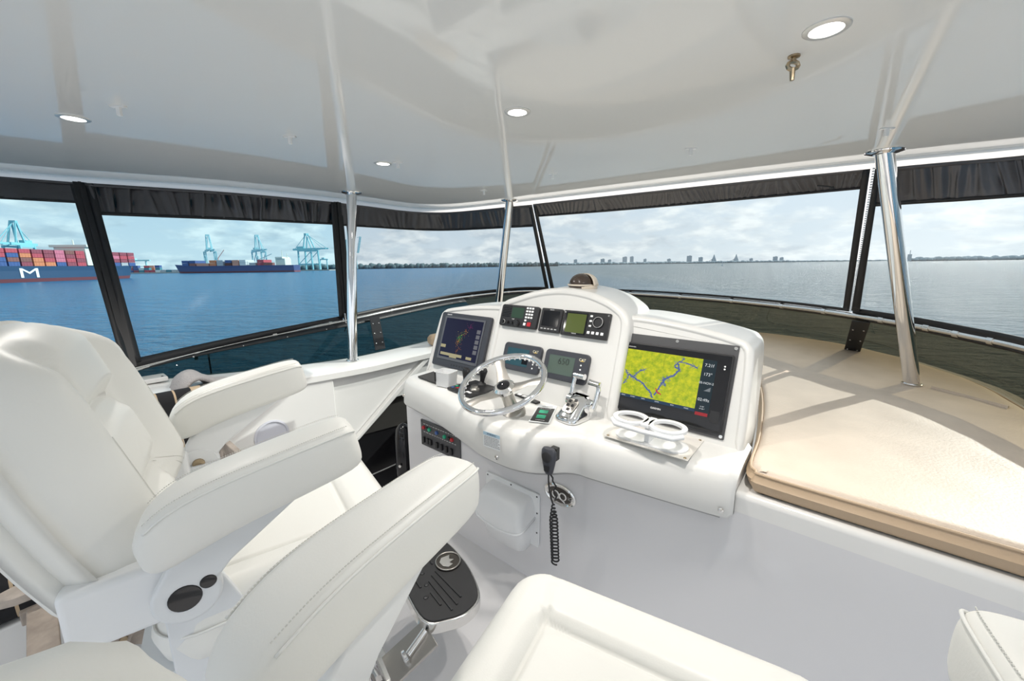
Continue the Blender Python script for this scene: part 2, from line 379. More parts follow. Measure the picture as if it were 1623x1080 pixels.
# ------------------------------------------------------------------ windows of the enclosure (clear vinyl, zipped borders, black valances)
def ruled(T, Bm, n):
    A = resample(smoothpoly(T, 8), n); C = resample(smoothpoly(Bm, 8), n)
    return A, C
ZT = 2.016
WIN = [
 ([(-3.52, -1.5, ZT), (-3.46, -.8, ZT), (-3.38, -.25, ZT), (-3.25, .235, ZT)], [(-2.35, -1.2, 1.06), (-2.5, -.3, 1.08), (-2.60, .1, 1.095), (-2.66, .24, 1.105)], 0, 5),
 ([(-3.235, .265, ZT), (-3.04, .70, ZT), (-2.95, 1.0, ZT), (-2.9, 1.3, ZT), (-2.885, 1.475, ZT)], [(-2.68, .265, 1.108), (-2.828, .672, 1.128), (-2.895, 1.137, 1.158), (-2.90, 1.47, 1.185)], 0, 16),
 ([(-2.885, 1.505, ZT), (-2.895, 1.8, ZT), (-2.915, 2.05, ZT), (-2.85, 2.28, ZT), (-2.6, 2.42, ZT), (-1.875, 2.475, ZT)], [(-2.905, 1.53, 1.19), (-3.01, 2.18, 1.23), (-3.03, 2.839, 1.27), (-2.769, 3.416, 1.31), (-2.50, 3.62, 1.315)], 1, 16),
 ([(-1.845, 2.475, ZT), (-1.5, 2.48, ZT), (-.9, 2.50, ZT), (-.4, 2.52, ZT), (.02, 2.55, ZT)], [(-2.47, 3.64, 1.315), (-1.698, 3.95, 1.31), (-.939, 3.84, 1.31), (-.341, 3.531, 1.31), (.035, 3.21, 1.31)], 1, 60),
 ([(.05, 2.555, ZT), (.27, 2.58, ZT), (.5, 2.62, ZT), (.9, 2.62, ZT)], [(.06, 3.19, 1.31), (.32, 2.99, 1.295), (.475, 2.86, 1.28), (.615, 2.659, 1.27), (.74, 2.3, 1.25), (.8, 1.7, 1.23)], 1, 14)]
VAL = .155
for wi, (T, Bm, side, folds) in enumerate(WIN):
    A, C = ruled(T, Bm, 49); nA = len(A)
    root = thing('window_%d' % (wi + 1), None, None, at(*A[nA // 2])); struct(root); off = A[nA // 2]
    def P(u, v):
        f = u * (nA - 1); i = min(int(f), nA - 2); t = f - i
        return A[i].lerp(A[i + 1], t).lerp(C[i].lerp(C[i + 1], t), v) - off
    Lm = sum((A[i + 1] - A[i]).length + (C[i + 1] - C[i]).length for i in range(nA - 1)) / 2
    H = (A[nA // 2] - C[nA // 2]).length; vv = VAL / H
    MB().grid(49, 12, lambda u, v: P(u, v)).build('pane', VINYL[side], root, smooth=180)
    rnd = random.Random(wi); ph = [rnd.uniform(0, 6.28) for _ in range(4)]
    cen = V((-1.0, 1.0, 1.5)) - off
    def wr(u, v):
        p = P(u, v * vv); d = (cen - p); d.z *= .2; d.normalize()
        k = folds * (2 * pi) * (u + .012 * sin(9 * u + ph[0]) + .02 * v * sin(23 * u + ph[1]))
        amp = (1, .55)[side] * (.012 + .012 * mnoise.noise(V((u * 9 + wi * 7, v * 2, 0)))) * (.25 + .75 * sin(pi * min(1, v * .8 + .15)))
        s_ = sin(k) + .5 * sin(2.3 * k + ph[2])
        return p + d * (.014 + amp * s_)
    MB().grid(361, 13, wr).build('valance', VINB, root, smooth=180)
    def strip(name, u0, u1, v0, v1, th, m, nu=24, nv=24):
        bb = MB(); bb.grid(nu, nv, lambda u, v: P(u0 + (u1 - u0) * u, v0 + (v1 - v0) * v) + (cen - P(.5, .5)).normalized() * th)
        o = bb.build(name, m, root, smooth=180); q = o.modifiers.new('thick', 'SOLIDIFY'); q.thickness = .006; q.offset = 0; return o
    strip('valance_binding', 0, 1, vv * .97, vv * 1.07, .016, VINH, 49, 2)
    strip('valance_head_tape', 0, 1, 0, vv * .10, .02, VINB, 49, 2)
    wb = .034 / Lm
    if wi > 0: strip('zipper_border', 0, wb, .0, 1, .02, VINH, 2)
    if wi < 4: strip('zipper_border', 1 - wb, 1, .0, 1, .02, VINH, 2)
    strip('hem', 0, 1, 1 - .016 / H, 1.0 + .022 / H, .010, VINH, 49, 2)
# zip flaps on the two port posts
for k, (a, c) in enumerate([((-3.243, .25, ZT), (-2.67, .252, 1.09)), ((-2.885, 1.49, ZT), (-2.902, 1.50, 1.17))]):
    a, c = V(a), V(c); bb = MB(); dirn = V((1, -.1, .1)) * .022
    bb.bar(a + dirn, c + dirn, .052, .004, up=(1, 0, .1)); bb.bar(a + dirn * 1.3, c + dirn * 1.3, .012, .008, up=(1, 0, .1))
    tag(bb.build('zip_flap', VINH), ['black zip flap on the aft port window post', 'black zip flap on the port window post beside the steel pole'][k], 'zip flap')
a, c = V((.035, 2.545, ZT)), V((.047, 3.20, 1.30))
bb = MB(); n_ = 70
for i in range(n_):
    p = a.lerp(c, i / n_); bb.box(p + V((-.003, -.012, 0)), (.010, .005, .007))
stuff(tag(bb.build('zipper_teeth', mat('zip_teeth', (.72, .74, .78), .4)), 'pale zipper teeth between black borders beside the starboard pole', 'zipper'))

t = thing('valance_strap', 'short black strap with a snap end on the forward valance', 'strap', at(-.165, 2.475, 1.957))
bb = MB(); bb.bar((0, 0, 0), (.055, 0, -.012), .010, .006); bb.build('strap', VINH, t, bevel=.002); bb = MB(); bb.ball((.06, -.002, -.016), .008, 8, 6); bb.build('snap', BLK, t)
t = thing('zip_pull', 'tiny zip pull with black cord hanging at the rail beside the port pole', 'zip pull', at(-2.86, 1.475, 1.20))
bb = MB(); bb.tube([(0, 0, .02), (.004, 0, -.03), (.0, .003, -.055)], .004, 6); bb.build('slider', STEEL, t, smooth=60); bb = MB(); bb.tube([(.004, 0, -.06), (.01, -.006, -.085), (.012, -.022, -.115)], .003, 6); bb.build('cord', BLK, t, smooth=60)

# smoked windscreen between rail and deck edge, in panels with bolted black brackets
ns = 120
RA = resample(rail, ns); SA = resample(sill, ns)
for k, (i0, i1, mm, lab) in enumerate([(0, 46, 0, ''), (46, 119, 1, '')]):
    n_ = i1 - i0 + 1; ctr = RA[(i0 + i1) // 2].copy()
    root = struct(thing('window_%d' % (6 + k), None, None, at(*ctr)))
    bb = MB(); bb.grid(n_, 4, lambda u, v: RA[i0 + round(u * (n_ - 1))].lerp(SA[i0 + round(u * (n_ - 1))], .02 + .98 * v) - ctr)
    bb.build('pane', ACR[mm], root, smooth=180)
    bb = MB(); bb.grid(n_, 2, lambda u, v: RA[i0 + round(u * (n_ - 1))].lerp(SA[i0 + round(u * (n_ - 1))], .03 + (.13 if k == 0 else .06) * v) - ctr + (V((.012, 0, 0)) if k == 0 else V((0, -.012, 0))))
    o = bb.build('hem_strip', VINH, root, smooth=180); q = o.modifiers.new('thick', 'SOLIDIFY'); q.thickness = .005
    if k == 0:
        for i in range(20, 45, 3):
            p = RA[i].lerp(SA[i], .12) - ctr + V((.018, 0, 0)); bb = MB(); bb.lathe([(.005, 0), (.004, .003), (.001, .004)], p, (1, -.2, .1), 8); bb.build('snap_stud', STEEL, root)

# ------------------------------------------------------------------ rail, brackets, poles
t = thing('grab_rail', 'curved polished steel grab rail with clamps along top of smoked windscreen', 'rail', at(-2.9, 1.5, 1.16)); o0 = V((-2.9, 1.5, 1.16))
MB().tube([p - o0 for p in rail], .0155, 12).build('tube', STEEL, t, smooth=180)
for k, s_ in enumerate([.035, .14, .185, .235, .29, .335, .375, .41, .445, .48, .515, .55, .585, .62, .655, .69, .725, .76, .795, .83, .865, .90]):
    i = int(s_ * (len(rail) - 1)); p = rail[i] - o0; d = (rail[i + 1] - rail[i]).normalized()
    bb = MB(); bb.tube([p - d * .014, p + d * .014], .020, 12)
    inn = V((-d.y, d.x, 0)) * -1
    if k < 7: bb.bar(p + V((0, 0, -.008)), p + V((0, 0, -.042)), .020, .005, up=inn)
    bb.build('clamp', STEEL, t, bevel=.002)
def bracket(p0, p1, wv, label):
    p0, p1, wv = V(p0), V(p1), V(wv); t = thing('windscreen_bracket', label, 'bracket', at(*p1)); up = (p0 - p1); nrm = wv.cross(up).normalized()
    if nrm.dot(V((-1, 1, 1.4)) - p1) < 0: nrm = -nrm
    q = [V((0, 0, 0)) - wv / 2, wv / 2, up + wv / 2, up - wv / 2]
    bb = MB(); bb.prism([x + nrm * .012 for x in q], nrm * .008); bb.build('plate', BLK, t, bevel=.001)
    for i in range(3):
        for j in (-1, 1):
            bb = MB(); bb.lathe([(.0055, 0), (.005, .003), (.002, .005)], up * (.18 + .3 * i) + wv * (.30 * j) + nrm * .02, nrm, 8); bb.build('bolt', STEEL, t)
bracket((-2.86, 1.71, 1.155), (-2.60, 1.585, .95), (.0, .085, 0), 'black bolted bracket on smoked windscreen beside the tall port pole')
bracket((.10, 3.175, 1.26), (.09, 3.62, .975), (.085, -.02, 0), 'black bolted bracket on smoked windscreen behind the starboard sunpad')

def pole(top, bot, label):
    a, c = V(top), V(bot); t = thing('support_pole', label, 'pole', at(*c), 'steel poles holding up the hardtop')
    MB().tube([(0, 0, 0), a - c], .032, 20).build('tube', CHR, t, smooth=60)
    bb = MB(); bb.lathe([(.036, -.012), (.042, -.012), (.064, -.006), (.066, -.001), (.036, -.001)], a - c, seg=28); bb.build('flange', CHR, t)
    bb = MB(); bb.lathe([(.04, -.0005), (.062, -.0005), (.062, .001), (.04, .001)], a - c, seg=28); bb.build('gasket', BLK, t)
    bb = MB(); bb.lathe([(.036, 0), (.041, 0), (.041, .004), (.036, .007)], (0, 0, 0), seg=24); bb.build('foot_ring', CHR, t)
pole((-2.587, 1.447, ROOF), (-2.50, 1.315, .945), 'upright polished steel pole standing on the white port coaming')
pole((-2.014, 2.391, ROOF), (-2.46, 2.71, .93), 'polished steel pole slanting down behind the radar display')
pole((.054, 2.353, ROOF), (.320, 2.782, .9915), 'thick polished steel pole standing in the beige sunpad')

# ------------------------------------------------------------------ lamps and hooks in the ceiling
LG = emis('lamp_glow', (1, .96, .9), 9)
lamp_labels = ['round recessed downlight, largest, above the starboard sunpad', 'round recessed downlight in the middle of the ceiling above the helm',
               'small round recessed downlight close to the port steel pole', 'round recessed downlight above the white seat at port side']
for (x, y), lb in zip([(-.092, 1.076), (-.837, 1.03), (-1.728, 1.135), (-1.959, .166)], lamp_labels):
    t = thing('downlight', lb, 'ceiling light', at(x, y, ROOF), 'recessed ceiling downlights')
    bb = MB(); bb.lathe([(.028, -.001), (.029, -.004), (.037, -.004), (.040, -.002), (.040, 0)], seg=36); bb.build('ring', mat('satin_ring', (.82, .81, .79), .35, .6), t)
    bb = MB(); bb.lathe([(.0, -.003), (.028, -.0025), (.028, -.001)], seg=36); bb.build('lens', LG, t)
    l = bpy.data.lights.new('downlight_beam', 'SPOT'); l.energy = 42; l.spot_size = R(150); l.spot_blend = 1; l.shadow_soft_size = .03; l.color = (1, .95, .88)
    o = bpy.data.objects.new('downlight_beam', l); COL.objects.link(o); o.location = (x, y, ROOF - .012)
hk = [((-1.712, .243), 'white strap eye beside the downlight over the port seat', 0), ((-1.629, .686), 'white strap eye between the two port downlights', 0), ((-1.655, 1.164), 'tiny white strap eye touching the small downlight near the port pole', 0),
      ((-1.865, 1.956), 'tiny white strap eye in the ceiling beside the slanting pole', 0), ((-1.242, 1.821), 'tiny white strap eye in the ceiling forward of the helm', 0), ((-.55, 1.788), 'small white strap eye over the chart plotter, near front roof edge', 0),
      ((-.152, 1.163), 'bronze snap hook hanging just below the largest downlight', 1), ((.042, 1.96), 'white strap eye just above the starboard pole flange', 0)]
for (x, y), lb, br in hk:
    t = thing('ceiling_hook', lb, 'hook', at(x, y, ROOF, R(40)), 'hooks in the ceiling')
    if br:
        m_ = mat('bronze', (.42, .33, .22), .3, 1)
        bb = MB(); bb.lathe([(.012, 0), (.012, -.004), (.005, -.006), (.005, -.014)], seg=12); bb.build('base', m_, t)
        bb = MB(); bb.tube([(.012 * cos(a), 0, -.02 + .008 * sin(a)) for a in [k * pi / 5 for k in range(10)]], .0045, 6, closed=True); bb.tube([(0, 0, -.026), (.002, 0, -.05)], [.006, .0045], 8); bb.build('hook', m_, t)
    else:
        bb = MB(); bb.box((0, 0, -.002), (.044, .013, .004)); bb.build('base', WHT, t, bevel=.001)
        bb = MB(); bb.box((0, 0, -.014), (.012, .010, .026)); bb.build('hook', WHT, t, bevel=.002)

# ------------------------------------------------------------------ sunpads
def zpad(p): return .018 * (p.y - 1.4)
def sunpad(name, label, outline, z0, z1, seam=None):
    ol = dense([(p.x, p.y) for p in smoothpoly([(*q, 0) for q in outline], 4, True)], .05)
    cx = sum(p[0] for p in ol) / len(ol); cy = sum(p[1] for p in ol) / len(ol)
    t = thing(name, label, 'cushion', at(cx, cy, z0), 'beige sunpad cushions on the foredeck')
    lo = [(p[0] - cx, p[1] - cy) for p in ol]
    bb = MB(); bb.cushion(lo, 0, z1 - z0, .028, top=lambda p: .018 * (p.y + cy - 1.4) + .004 * mnoise.noise(V((p.x * 6, p.y * 6, 0))), bulge=.010, inner=16)
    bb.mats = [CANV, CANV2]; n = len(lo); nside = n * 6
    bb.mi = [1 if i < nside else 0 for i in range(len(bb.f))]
    o = bb.build('body', None, t, smooth=60)
    for r_, zz_ in ((.006, z1 - z0 - .012),):
        MB().tube([(p[0], p[1], zz_ + .018 * (p[1] + cy - 1.4)) for p in [(q[0] * .997, q[1] * .997) for q in lo]], .0045, 6, closed=True).build('piping', CANV2, t, smooth=180)
    return t, cx, cy
t, cx, cy = sunpad('sunpad_cushion', 'large beige sunpad cushion, sunlit, beside the chart plotter', [(-.10, 1.352), (-.145, 1.372), (-.168, 1.43), (-.183, 1.70), (-.25, 2.2), (-.40, 2.9), (-.52, 3.55), (-.55, 3.86), (-.46, 3.93), (-.1, 3.84), (.23, 3.62), (.44, 3.33), (.585, 3.03), (.655, 2.68), (.71, 2.3), (.76, 1.8), (.77, 1.40), (.72, 1.355), (.3, 1.35)], .888, .965)
bb = MB(); bb.loft([[V((x, y, z0)) + V((.3, 1, 0)) * d * .018 + V((0, 0, h)) for d, h in ((-1, -.004), (-.9, .010), (1, .003), (1, -.004))] for x, y, z0 in ((.39 - cx, 2.775 - cy, .103), (.49 - cx, 2.70 - cy, .102), (.60 - cx, 2.60 - cy, .100))]); bb.build('seam_ridge', CANV, t, smooth=40)
sunpad('sunpad_cushion', 'beige sunpad cushion mostly hidden behind the helm console', [(-2.30, 2.62), (-2.50, 2.9), (-2.5, 3.3), (-2.2, 3.72), (-1.7, 3.97), (-1.15, 4.02), (-.70, 3.97), (-.63, 3.85), (-.72, 3.3), (-.80, 2.62), (-1.5, 2.6)], .888, .965)
# round bolster end seen between coaming and radar display
bb = MB(); bb.lathe([(.0, -.02), (.03, -.02), (.045, 0), (.045, .28), (.03, .30), (0, .30)], (0, 0, 0), (.1, 1, .05), 20)
tag(bb.build('bolster', CANV2, smooth=50, mw=at(-2.46, 1.96, .993)), 'tan bolster end lying on the port coaming beside the radar display', 'cushion')

# ------------------------------------------------------------------ helm console
FA = R(19); FU = V((0, sin(FA), cos(FA))); FN = V((0, -cos(FA), sin(FA))); FO = V((0, 1.48, .985))
def face(x, s, off=0):     # matrix of a spot on the instrument face: X to starboard, Y up the face, Z out of it
    p = FO + FU * s + FN * off + V((x, 0, 0)); m = M((V((1, 0, 0)), FU, FN)).transposed().to_4x4(); m.translation = p; return m
def fpt(x, s, off=0): return FO + FU * s + FN * off + V((x, 0, 0))
con = thing('helm_console', 'white moulded helm console with arched instrument pod and two wings', 'console', at(-1.05, 1.5, .885)); CO = V((-1.05, 1.5, .885))
lipc = [(-1.865, 1.275), (-1.84, 1.258), (-1.70, 1.238), (-1.57, 1.216), (-1.42, 1.185), (-1.325, 1.160), (-1.2, 1.127), (-1.09, 1.100), (-.95, 1.094), (-.86, 1.115), (-.79, 1.16), (-.745, 1.205), (-.70, 1.228), (-.65, 1.232), (-.5, 1.252), (-.22, 1.292), (-.185, 1.31)]
rings = []
for p in smoothpoly([(*q, 0) for q in lipc], 5):
    x, y = p.x, p.y; dx = min(x + 1.865, -.185 - x); rr = .012 if dx < .004 else 0
    prof = [(y + .03, .797 + rr), (y + .006, .80 + rr), (y, .812 + rr), (y + .004, .88), (y + .010, .915 - rr), (y + .022, .937 - rr), (y + .042, .950 - rr), (y + .07, .956 - rr), (1.44, .960 - rr), (1.56, .962 - rr), (1.56, .892), (1.322, .892), (1.322, .797 + rr)]
    rings.append([V((x, a, c)) - CO for a, c in prof])
bb = MB(); bb.loft(rings); bb.build('shelf', GELC, con, smooth=50)
# flange line under the shelf lip, its shadow painted as a grey strip
bb = MB(); bb.tube([V((p.x, p.y + .022, .794)) - CO for p in smoothpoly([(*q, 0) for q in lipc[1:-1]], 4)], .007, 6); bb.build('lip_shadow_strip', mat('shadow_line_grey', (.35, .35, .35), .5), con, smooth=180)
def pod(name, poly, off, back, rim):
    # polygon given on the instrument face; thick body, a rounded rim and a recessed panel
    n = len(poly); cx = sum(p[0] for p in poly) / n; cy = sum(p[1] for p in poly) / n
    o = [V(p) for p in poly]; a = sum(o[i].x * o[(i + 1) % n].y - o[(i + 1) % n].x * o[i].y for i in range(n))
    if a < 0: o.reverse()
    nr = [V((-(o[(i + 1) % n] - o[i - 1]).normalized().y, (o[(i + 1) % n] - o[i - 1]).normalized().x)) for i in range(n)]
    R_ = []
    def ring(d, z): R_.append([fpt(*(o[i] + nr[i] * d), off + z) - CO for i in range(n)])
    R_.append([fpt(*o[i], off) + V((0, back, 0)) - CO for i in range(n)])
    ring(0, -.02); ring(.002, -.012); ring(.007, -.005); ring(.015, -.001); ring(.02, 0); ring(rim, 0); ring(rim + .004, -.001); ring(rim + .007, -.006); ring(rim + .010, -.0075); ring(rim + .012, -.0075)
    bb = MB(); bb.loft(R_); bb.build(name, GELC, con, smooth=50)
def arch(xs, s0, r=.03):
    # polygon: bottom at s0, upper outline through xs, rounded upper corners through the spline
    top = smoothpoly([(*p, 0) for p in xs], 6); return [(xs[0][0], s0)] + [(p.x, p.y) for p in top] + [(xs[-1][0], s0)]
pod('instrument_pod', arch([(-1.412, .0), (-1.409, .25), (-1.404, .385), (-1.375, .428), (-1.30, .458), (-1.17, .498), (-1.03, .516), (-.90, .505), (-.80, .478), (-.735, .448), (-.69, .412), (-.670, .355), (-.666, .22), (-.662, .0)], -.10), .034, .24, .030)
pod('starboard_wing', arch([(-.775, .0), (-.775, .2), (-.775, .36), (-.755, .405), (-.70, .418), (-.60, .417), (-.43, .399), (-.28, .371), (-.235, .350), (-.215, .30), (-.205, .15), (-.198, .0)], -.10), -.003, .22, .022)
pod('port_wing', arch([(-1.918, .0), (-1.910, .15), (-1.900, .29), (-1.880, .340), (-1.82, .366), (-1.65, .392), (-1.50, .405), (-1.39, .407), (-1.34, .39), (-1.325, .34), (-1.325, .2), (-1.325, .0)], -.10), -.003, .22, .022)
bb = MB(); bb.lathe([(.12, -.04), (.115, -.01), (.09, .012), (.05, .018), (0, .018)], V((-.98, 1.74, 1.455)) - CO, (0, .05, 1), 28, 1, .8); bb.build('compass_mount', GELC, con, smooth=60)
for x, y, z in ((-1.853, 1.262, .855), (-.99, 1.091, .83), (-.215, 1.29, .828)):
    bb = MB(); bb.lathe([(.009, 0), (.008, .003), (.003, .005)], V((x, y, z)) - CO, (0, -1, 0), 12); bb.build('screw', STEEL, con)

def dev(name, label, x0, x1, s0, s1, off, th, m, cat='display', r=.008, group=None, bev=.003):
    # an instrument flush on the face: returns thing whose local frame is x right, y up, z out, origin at its centre
    t = thing(name, label, cat, face((x0 + x1) / 2, (s0 + s1) / 2, off), group); w_, h_ = x1 - x0, s1 - s0
    bb = MB(); bb.prism([(p[0], p[1], .0005) for p in rrect(-w_ / 2, w_ / 2, -h_ / 2, h_ / 2, r)], (0, 0, th)); bb.build('housing', m, t, bevel=bev)
    return t, w_, h_
def panel(t, name, x0, x1, y0, y1, z, m, th=.0015, r=.003, bev=0):
    bb = MB(); bb.prism([(p[0], p[1], z) for p in rrect(x0, x1, y0, y1, r, 3)], (0, 0, th)); return bb.build(name, m, t, bevel=bev)
def knob(t, x, y, z, r, h, m, name='knob'):
    bb = MB(); bb.lathe([(r, 0), (r, h * .7), (r * .85, h), (0, h)], (x, y, z), seg=16); return bb.build(name, m, t)
PZ = .0265    # recessed panel of the centre pod above the FO plane
WZ = -.0105   # recessed panel of the wings
# chart plotter
t = thing('chart_plotter', 'wide black chart plotter showing a yellow map, on starboard wing', 'display', face(-.481, .167, WZ))
bb = MB(); bb.prism([(p[0], p[1], .0005) for p in rrect(-.217, .217, -.171, .171, .004)], (0, 0, .004)); bb.build('adapter_plate', DGREY2, t, bevel=.001)
for x in (-.206, 0, .206):
    for y in (-.160, .160):
        if x == 0 and y < 0: continue
        knob(t, x, y, .0045, .0065, .003, STEEL, 'screw')
bb = MB(); bb.prism([(p[0], p[1], .0046) for p in rrect(-.212, .208, -.150, .133, .006)], (0, 0, .014)); bb.build('bezel', BLK, t, bevel=.004)
panel(t, 'glass', -.206, .202, -.144, .127, .0186, BLKG, .001)
chart = bpy.data.materials.new('chart_map'); chart.use_nodes = True; nt = chart.node_tree; pb = nt.nodes['Principled BSDF']; pb.inputs['Roughness'].default_value = .1; pb.inputs['Base Color'].default_value = (.01, .01, .01, 1)
g1 = nt.nodes.new('ShaderNodeTexCoord'); g2 = nt.nodes.new('ShaderNodeTexNoise'); g2.inputs['Scale'].default_value = 46; g2.inputs['Detail'].default_value = 9; g2.inputs['Roughness'].default_value = .7
g3 = nt.nodes.new('ShaderNodeValToRGB'); g3.color_ramp.elements[0].position = .36; g3.color_ramp.elements[0].color = (.33, .50, .0, 1); g3.color_ramp.elements[1].position = .62; g3.color_ramp.elements[1].color = (.80, .80, .012, 1)
nt.links.new(g1.outputs['Object'], g2.inputs[0]); nt.links.new(g2.outputs[0], g3.inputs[0]); nt.links.new(g3.outputs[0], pb.inputs['Emission Color']); pb.inputs['Emission Strength'].default_value = 1.0
CX0, CX1, CY0, CY1 = -.184, .109, -.082, .104
panel(t, 'map_screen', CX0, CX1, CY0, CY1, .0197, chart, .0005, .0005)
RIV = emis('river_blue', (.11, .17, .42), 1.0); rnd = random.Random(3)
def ribbon(bb, pts, wd, z):
    P_ = [V((*p, z)) for p in pts]
    for a, c in zip(P_, P_[1:]):
        d = (c - a); nn = V((-d.y, d.x, 0)).normalized() * wd / 2; bb.add([a - nn, c - nn, c + nn, a + nn], [(0, 1, 2, 3)])
def mp(u, v): return (CX0 + (CX1 - CX0) * u, CY1 - (CY1 - CY0) * v)
def wig(pts, amp):
    out = []
    for a, c in zip(pts, pts[1:]):
        for k in range(6): q = k / 6; out.append((a[0] + (c[0] - a[0]) * q + rnd.uniform(-amp, amp), a[1] + (c[1] - a[1]) * q + rnd.uniform(-amp, amp)))
    out.append(pts[-1]); return [mp(*p) for p in out]
bb = MB(); main = [[(.08, .56), (.15, .62), (.28, .70), (.40, .84), (.46, .97)], [(.47, .90), (.52, .70), (.60, .50), (.70, .40), (.73, .30), (.70, .15)], [(.73, .30), (.66, .22), (.78, .05)], [(.02, .80), (.08, .62), (.02, .48)], [(.62, .50), (.55, .56), (.60, .68)], [(.15, .60), (.21, .46), (.28, .42)], [(.70, .12), (.85, .14), (.95, .20)]]
for i, q in enumerate(main): ribbon(bb, wig(q, .012), .0062 if i < 2 else .0036, .0203)
for _ in range(150):
    q = rnd.choice(main); k = rnd.randrange(len(q) - 1); f = rnd.random(); p = (q[k][0] + (q[k + 1][0] - q[k][0]) * f, q[k][1] + (q[k + 1][1] - q[k][1]) * f)
    r_ = (min(.98, max(.01, p[0] + rnd.uniform(-.06, .06))), min(.98, max(.02, p[1] + rnd.uniform(-.06, .06)))); ribbon(bb, wig([p, r_], .008), .0013, .0203)
stuff(bb.build('map_river', RIV, t, smooth=0))
bb = MB(); ribbon(bb, wig([(.53, .86), (.49, .80)], .0), .005, .0206); ribbon(bb, wig([(.50, .80), (.47, .76)], .01), .003, .0206); ribbon(bb, [mp(.53, .84), mp(.56, .87)], .004, .0206); bb.build('boat_marker', emis('marker_red', (.75, .02, .06), 1), t, smooth=0)
bb = MB()
for _ in range(26):
    p = (rnd.random() * .9, rnd.random() * .9); ribbon(bb, [mp(*p), mp(p[0] + rnd.uniform(.01, .06), p[1] + rnd.uniform(-.08, .08))], .0006, .0203)
ribbon(bb, [mp(.53, 0), mp(.525, .28)], .0006, .0203); stuff(bb.build('map_lines', emis('map_line', (.12, .14, .04), .8), t, smooth=0))
panel(t, 'data_bar', CX1, .157, -.094, .104, .0197, emis('data_bar_navy', (.012, .03, .042), 1), .0005, .0005)
panel(t, 'menu_bar', CX0, CX1, -.094, CY0, .0197, emis('menu_blue', (.02, .055, .11), 1), .0005, .0005)
panel(t, 'menu_button', .112, .155, -.103, -.091, .0202, emis('menu_red', (.45, .03, .04), 1), .0005, .001)
TX = emis('screen_text', (.85, .9, .92), 1)
for s_, yy, sz in (('7.21f', .083, .016), ('173°', .049, .016), ('05-NOV-2', .017, .0115), ('02:49z', -.045, .015), ('N 30°', -.070, .006), ('W 081°', -.078, .006)):
    text(s_, sz, TX, t, M.Translation((.133, yy, .0204)))
bb = MB(); bb.prism([(.128, -.012, .0203), (.150, -.012, .0203), (.150, .004, .0203)], (0, 0, .0004)); bb.build('scale_wedge', emis('grey_wedge', (.25, .28, .3), 1), t, smooth=0)
for k, (s_, xx) in enumerate((('MENU', -.168), ('CHART', -.128), ('INFO', -.085), ('HOME', -.03), ('WAY', .028), ('MARK', .08))): text(s_, .006, TX, t, M.Translation((xx, -.088, .0204)))
text('GARMIN', .0105, WHT, t, M.Translation((-.03, -.115, .0198))); text('GPSMAP 8215', .005, WHT, t, M.Translation((-.168, .114, .0198)))
for y in (.088, .078): knob(t, .184, y, .0196, .003, .001, WHT, 'status_light')
bb = MB(); bb.box((.178, -.098, .0198), (.03, .042, .0008)); bb.build('card_slot_cover', BLK, t, bevel=.001)
# radar display
t, w_, h_ = dev('radar_display', 'grey framed radar display with dark blue screen, on port wing', -1.858, -1.455, .010, .332, WZ, .022, DGREY, r=.012, bev=.005)
panel(t, 'screen_frame', -.165, .165, -.118, .138, .0225, mat('grey_blue_frame', (.10, .105, .12), .4), .003, .004, .001)
panel(t, 'radar_screen', -.150, .154, -.102, .128, .0256, emis('radar_navy', (.004, .003, .035), 1), .0006, .001)
rnd = random.Random(9)
for nm, cl, cnt, spr, rng in (('echo_green', (.05, .45, .05), 70, .010, (.38, .62)), ('echo_orange', (.65, .22, .03), 110, .010, (.22, .95)), ('echo_yellow', (.65, .55, .08), 40, .012, (.3, .7)), ('echo_magenta', (.4, .02, .22), 26, .010, (.02, .2))):
    bb = MB()
    for _ in range(cnt):
        f = rnd.uniform(*rng); cx = .052 - .085 * f + .02 * sin(f * 9); cyy = .115 - .19 * f
        x = cx + rnd.gauss(0, spr); y = cyy + rnd.gauss(0, spr); s_ = rnd.uniform(.0008, .0024); bb.box((x, y, .0264), (s_, s_ * 1.2, .0003))
    stuff(bb.build(nm, emis(nm + '_glow', cl, 1), t, smooth=0))
YB = emis('radar_label', (.62, .55, .32), .8)
for x0, x1, y0, y1 in ((-.150, -.108, -.048, -.030), (-.140, .040, -.092, -.076), (.075, .118, -.093, -.078), (-.060, .0, -.100, -.092)): panel(t, 'readout', x0, x1, y0, y1, .0263, YB, .0004, .001)
for k in range(5): panel(t, 'soft_key', .118, .146, -.058 + k * .029, -.036 + k * .029, .0263, emis('soft_key_grey', (.18, .18, .2), 1), .0004, .001)
text('FURUNO', .010, WHT, t, M.Translation((-.135, .148, .0226)))
for k in range(5): knob(t, -.03 + k * .022, -.140, .0222, .0045, .0015, BLK, 'button')
# VHF radio
t, w_, h_ = dev('marine_radio', 'black marine radio with keypad and green display, top left of pod', -1.367, -1.130, .293, .406, PZ, .020, BLK, 'radio', .012, bev=.004)
for k in range(7): panel(t, 'speaker_slot', -.105, -.052, -.008 + k * .0085, -.0045 + k * .0085, .0203, BLKG, .001, .001)
panel(t, 'lcd', -.046, .030, -.010, .043, .0203, emis('lcd_green', (.055, .12, .075), .8), .001, .002)
for r_ in range(5):
    for c_ in range(3): panel(t, 'key', .043 + c_ * .0165, .055 + c_ * .0165, .040 - r_ * .0155, .049 - r_ * .0155, .0203, WHT if r_ < 4 or c_ < 1 else DGREY, .0015, .001)
panel(t, 'distress_key', .064, .086, -.046, -.026, .0203, RED, .003, .003); panel(t, 'key', .040, .054, -.044, -.030, .0203, WHT, .0015, .001)
for x, r_ in ((-.092, .011), (-.060, .008), (-.028, .007), (.0, .016)): knob(t, x, -.036, .0203, r_, .014, BLK)
